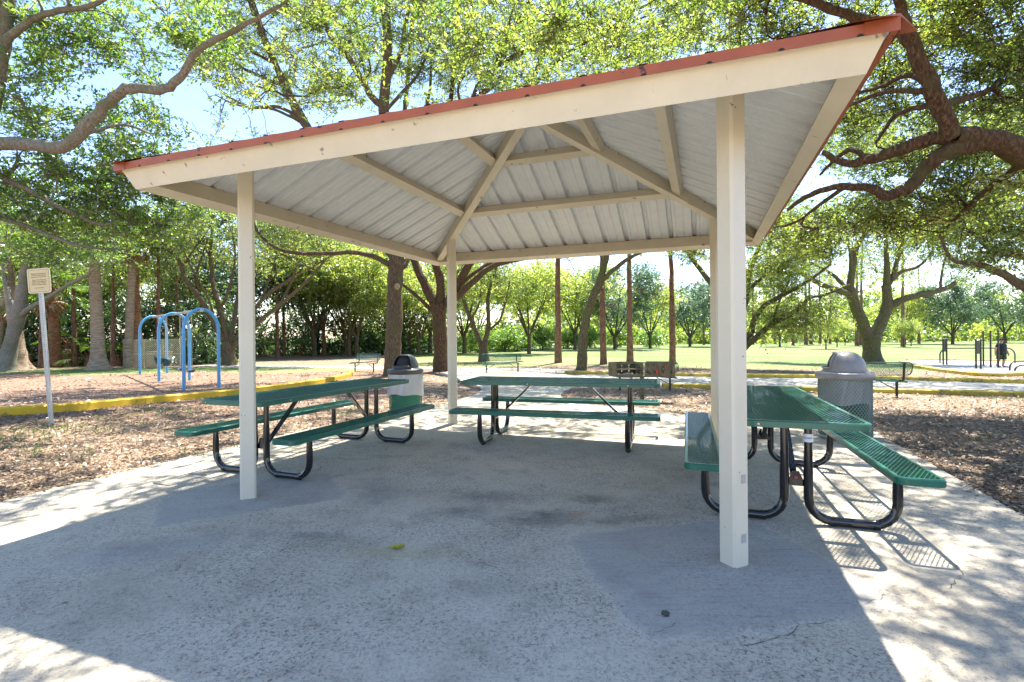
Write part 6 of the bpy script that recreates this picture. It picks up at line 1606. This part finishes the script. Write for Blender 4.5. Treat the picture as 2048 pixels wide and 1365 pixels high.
def palms():
    def top(u, v, D, b): q = at_d(u, v, D); return q.z-b.z, (q.x-b.x, q.y-b.y)
    for (u, v, tu, tv, r0, r1, gr, dd, sz, sd, bk, lab) in (
        (197, 740, 181, 405, .33, .20, 26, 10, 1.25, 81, 'bark_palm', 'tall palm with a smooth grey flared trunk standing forward on the grass'),
        (111, 735, 106, 585, .30, .27, 22, 14, 1.15, 82, 'bark_boot', 'short palm with a rusty upper trunk right of the sign post'),
        (257, 737, 268, 480, .20, .19, 20, 12, 1.1, 83, 'bark_palm', 'slim pale palm crossing the thicker one behind the chain link screen'),
        (274, 735, 263, 470, .30, .24, 20, 12, 1.2, 84, 'bark_boot', 'thick rusty palm behind the chain link screen'),
        (-8, 735, 10, 600, .24, .22, 16, 18, 1.1, 85, 'bark_palm', 'palm with hanging orange dead fronds at the far left')):
        b = at(u, v); h, off = top(tu, tv, b.y+.3, b); make_palm(lab, b, h, r0, r1, off, gr, dd, sz, sd, M[bk], flare=.9 if u == 197 else .4)
    for i, (u, v, D, h, lab) in enumerate(((176, 728, 31, .5, 'low fan palm with a stubby trunk between the short and the tall palm'), (238, 722, 31.5, .4, 'low fan palm right of the tall grey palm'), (135, 700, 31.5, 1.4, 'low fan palm behind the short rusty palm'), (330, 712, 32, .7, 'low fan palm seen through the blue swings'), (60, 715, 31.5, .7, 'low fan palm between the flared tree and the sign post'), (520, 700, 45, .6, 'low fan palm just right of the left post'), (600, 694, 46, .6, 'low fan palm behind the slim pines'))):
        p = at_d(u, v, D); p = Vector((p.x, p.y, gz(p.x, p.y))); make_palm(lab, p, h, .14, .12, (0, 0), 14, 4, .95, 90+i, M['bark_boot'], 'low fan palms in the undergrowth', 'fan_palm')
palms()

# ------------------------------------------------------------------ loose things on the ground
def litter():
    rng = np.random.default_rng(101); n = 170000
    Y = 1/rng.uniform(1/27.0, 1/3.2, n); X = rng.uniform(-1.15, 1.15, n)*Y
    import mathutils.geometry as mg_
    poly = [(p.x, p.y) for p in SP]; wpoly = [(p.x, p.y) for p in wp]; ppoly = [(p.x, p.y) for p in pp]
    def inside(poly, X, Y):
        c = np.zeros(len(X), bool); j = len(poly)-1
        for i in range(len(poly)):
            (xi, yi), (xj, yj) = poly[i], poly[j]
            if abs(yj-yi) > 1e-9: c ^= ((yi > Y) != (yj > Y)) & (X < (xj-xi)*(Y-yi)/(yj-yi)+xi)
            j = i
        return c
    off = inside(poly, X, Y) | inside(wpoly, X, Y) | inside(ppoly, X, Y)
    mul = np.array([zone(x, y)[0] for x, y in zip(X, Y)])
    ok = (~off) & (rng.uniform(0, 1, n) < mul*.9)
    X, Y = X[ok], Y[ok]; m = len(X); Z = np.array([gz(x, y) for x, y in zip(X, Y)])+rng.uniform(.003, .02, m)
    ax = rng.normal(0, 1, (m, 3)); ax[:, 2] *= .22; nr = rng.normal(0, .3, (m, 3))+np.array([0, 0, 1.])
    L = (.020+.0036*Y)*rng.uniform(.6, 1.5, m); T = rng.beta(1.6, 1.8, m)
    tag(link('leaf_litter', leaf_mesh('leaf_litter', np.stack([X, Y, Z], 1), ax, nr, L, L*rng.uniform(.25, .6, m), T, M['litter'])), 'brown and tan fallen leaves covering the bare ground', 'leaf litter', None, 'stuff')
    # litter spilling over the slab's edges
    P = densify([Vector((p.x, p.y, 0)) for p in SP], 0.05); P = np.array([tuple(p) for p in P if 3.0 < p.y < 11]); P = np.repeat(P, 5, 0)
    P = P+rng.normal(0, .055, P.shape); P[:, 2] = [max(gz(a, b), slabz(a, b))+.006 for a, b in P[:, :2]]; k = rng.uniform(0, 1, len(P)) < .45+.4*np.sin(P[:, 0]*3+P[:, 1]*5); P = P[k]; m = len(P)
    ax = rng.normal(0, 1, (m, 3)); ax[:, 2] *= .15; nr = rng.normal(0, .3, (m, 3))+np.array([0, 0, 1.]); L = rng.uniform(.02, .06, m)
    tag(link('edge_litter', leaf_mesh('edge_litter', P, ax, nr, L, L*rng.uniform(.25, .6, m), rng.beta(1.6, 1.8, m), M['litter'])), 'dry leaves strewn along the edges of the concrete slab', 'leaf litter', None, 'stuff')
    # a thin scatter of the same on the slab
    m = 210; X = rng.uniform(-4.5, 4.5, m); Y = rng.uniform(2.2, 9.5, m); ok = inside(poly, X, Y); X, Y = X[ok], Y[ok]; m = len(X)
    ax = rng.normal(0, 1, (m, 3)); ax[:, 2] *= .1; nr = rng.normal(0, .2, (m, 3))+np.array([0, 0, 1.]); L = rng.uniform(.012, .042, m)
    tag(link('scattered_leaves', leaf_mesh('scattered_leaves', np.stack([X, Y, np.full(m, .006)], 1), ax, nr, L, L*rng.uniform(.2, .5, m), rng.uniform(0, .45, m), M['litter'])), 'small dry leaves scattered over the concrete slab', 'fallen leaves', None, 'stuff')
    # grass tufts at the near left and on the far grass edges
    C = []
    for u, v, k, s in ((20, 870, 26, .25), (60, 860, 30, .3), (165, 865, 26, .25), (290, 828, 34, .3), (370, 820, 26, .3), (340, 832, 20, .3), (265, 850, 14, .25), (45, 880, 16, .2), (50, 905, 16, .2), (120, 915, 14, .2), (440, 905, 14, .25), (700, 826, 18, .3), (715, 826, 14, .3), (10, 900, 14, .2), (180, 845, 14, .3), (2040, 800, 14, .3), (1990, 880, 8, .2)):
        p = at(u, v); q = np.array([p.x, p.y, p.z])+rng.normal(0, 1, (k, 3))*np.array([s, s*1.3, 0]); C.append(q)
    C = np.concatenate(C); C = C[::2]; C = np.repeat(C, 8, 0)+rng.normal(0, .03, (len(C)*8, 3))*np.array([1, 1, 0]); C[:, 2] = [gz(a, b) for a, b in C[:, :2]]
    m = len(C); ax = rng.normal(0, .5, (m, 3))+np.array([0, 0, .8]); nr = rng.normal(0, 1, (m, 3)); L = rng.uniform(.03, .10, m)
    tag(link('grass_tufts', leaf_mesh('grass_tufts', C, ax, nr, L, L*.12+.002, rng.uniform(.2, 1, m), M['blade'])), 'short green grass tufts growing through the leaf litter', 'grass', None, 'stuff')
    # lawn blades, thinning with distance
    n = 60000; Y = 1/rng.uniform(1/60., 1/22., n); X = rng.uniform(-1.1, 1.1, n)*Y
    mul = np.array([zone(x, y)[0] for x, y in zip(X, Y)]); off = inside(ppoly, X, Y) | inside(wpoly, X, Y)
    ok = (rng.uniform(0, 1, n) > mul*1.1) & ~off; X, Y = X[ok], Y[ok]; m = len(X); Z = np.array([gz(a, b) for a, b in zip(X, Y)])
    ax = rng.normal(0, .55, (m, 3))+np.array([0, 0, .7]); nr = rng.normal(0, 1, (m, 3)); L = rng.uniform(.02, .055, m)
    tag(link('lawn_grass', leaf_mesh('lawn_grass', np.stack([X, Y, Z], 1), ax, nr, L, L*.35, np.clip(rng.normal(.62, .12, m), 0, 1), M['blade'])), 'sunlit mown grass of the open lawn', 'grass', None, 'stuff')
    # the curled yellow leaf on the slab, and a dark gum-like scrap
    q = at(795, 1099, .025); q.z = 0.0
    r = empty('yellow_leaf', q, R_(20), 'curled yellow green leaf lying alone on the concrete slab', 'leaf')
    V, Fs = [], []
    for i in range(9):
        t = i/8; w = .026*math.sin(math.pi*min(1, t*.93+.05))**.8
        for k in (-1, -.5, 0, .5, 1): V.append((t*.085-.042, k*w, .006+.014*abs(k)**2+.012*(2*t-1)**2-.004*(k == 0)))
    for i in range(8):
        for k in range(4): a = i*5+k; Fs.append((a, a+1, a+6, a+5))
    mb = MB(); mb.add(V, Fs, 0, True); mb.obj('blade', paint('yellow_leaf_blade', (.36, .34, .03), .5, .5, 60, spots=((.16, .06, .01), 40, .62)), r)
    mb = MB(); mb.tube([(-.042, 0, .018), (-.065, .004, .012)], .0018, 5); mb.obj('stem', M['dead_leaf'], r)
    q = at(1331, 1230, .025); q.z = .0045
    rg = random.Random(5); P = [(.020*rg.uniform(.75, 1.15)*math.cos(t), .026*rg.uniform(.8, 1.15)*math.sin(t)) for t in [i*2*math.pi/14 for i in range(14)]]
    mb = MB(); mb.prism(P, 0, .004); o = mb.obj('tar_spot', M['lid_black']); o.location = (q.x, q.y, q.z); tag(o, 'flat black tar spot on the slab at the edge of the grey patch', 'spot')
    # sprouts of a seedling on the roof edge
    q = pw(0.18, -2.44, 2.70); r = empty('roof_seedling', q, 0, 'bright green seedlings sprouting from the roof edge', 'plant')
    C = np.array([(0, 0, .05), (.06, .03, .06), (-.12, .0, .035), (.03, .05, .07), (-.14, .03, .05), (.10, .03, .035)])
    pos, ax, nr, L, W, ti, ta, tb = sprigs(rng, C, .015, 3, 4, .05, .040, .5, 0, np.full((len(C), 1), .75), .42)
    link('leaves', leaf_mesh('seedling', pos, ax, nr, L, W, ti, M['leaf_lush']), r)
    V, Fq = tubes_np([(np.stack([c*np.array([1, 1, 0])+np.array([0, .02, -.03]), c]), np.array([.004, .003])) for c in C], lambda r_: 4)
    link('stem', mesh_np('seedling_stem', V, Fq, [M['bark_moss']], None, True), r)
litter()

# ------------------------------------------------------------------ light, sky, camera
SUN_EL, SUN_AZ = R_(65.5), R_(24.0)          # azimuth measured from +y towards +x
s = Vector((math.sin(SUN_AZ)*math.cos(SUN_EL), math.cos(SUN_AZ)*math.cos(SUN_EL), math.sin(SUN_EL)))
ld = bpy.data.lights.new('sun', 'SUN'); ld.energy = 3.0; ld.angle = R_(0.5); ld.color = (1.0, 0.95, 0.86)
lo = bpy.data.objects.new('sun', ld); COL.objects.link(lo); lo.rotation_euler = s.to_track_quat('Z', 'Y').to_euler()
w = bpy.data.worlds.new('World'); SC.world = w; w.use_nodes = True; nt = w.node_tree; nt.nodes.clear()
sky = nt.nodes.new('ShaderNodeTexSky'); sky.sky_type = 'NISHITA'; sky.sun_disc = False; sky.sun_elevation = SUN_EL; sky.sun_rotation = SUN_AZ
sky.air_density = 1.0; sky.dust_density = 0.3; sky.ozone_density = 2.8
bg = nt.nodes.new('ShaderNodeBackground'); bg.inputs['Strength'].default_value = 0.072
out = nt.nodes.new('ShaderNodeOutputWorld'); hs = nt.nodes.new('ShaderNodeHueSaturation'); hs.inputs['Saturation'].default_value = 1.08; nt.links.new(sky.outputs[0], hs.inputs['Color']); nt.links.new(mixc(nt, 1.0, hs.outputs[0], (1.08, 0.965, 0.97), 'MULTIPLY'), bg.inputs[0]); nt.links.new(bg.outputs[0], out.inputs[0])

cd = bpy.data.cameras.new('camera'); cam = bpy.data.objects.new('camera', cd); COL.objects.link(cam)
cd.sensor_fit = 'HORIZONTAL'; cd.sensor_width = 36.0; cd.lens = F/2048*36; cd.shift_y = (CY-682.5)/2048; cd.clip_start = 0.05; cd.clip_end = 1500
cam.matrix_world = Matrix.Translation((0, 0, H)) @ Matrix.Rotation(R_(90), 4, 'X') @ Matrix.Rotation(-ROLL, 4, 'Z')
SC.camera = cam
SC.view_settings.view_transform = 'Standard'; SC.view_settings.look = 'None'; SC.view_settings.exposure = 2.68; SC.view_settings.gamma = 1.0; SC.view_settings.use_curve_mapping = False
cy = SC.cycles
cy.max_bounces = 7; cy.diffuse_bounces = 4; cy.glossy_bounces = 2; cy.transmission_bounces = 5; cy.transparent_max_bounces = 8
cy.use_denoising = True; cy.caustics_reflective = False; cy.caustics_refractive = False; cy.sample_clamp_indirect = 6.0
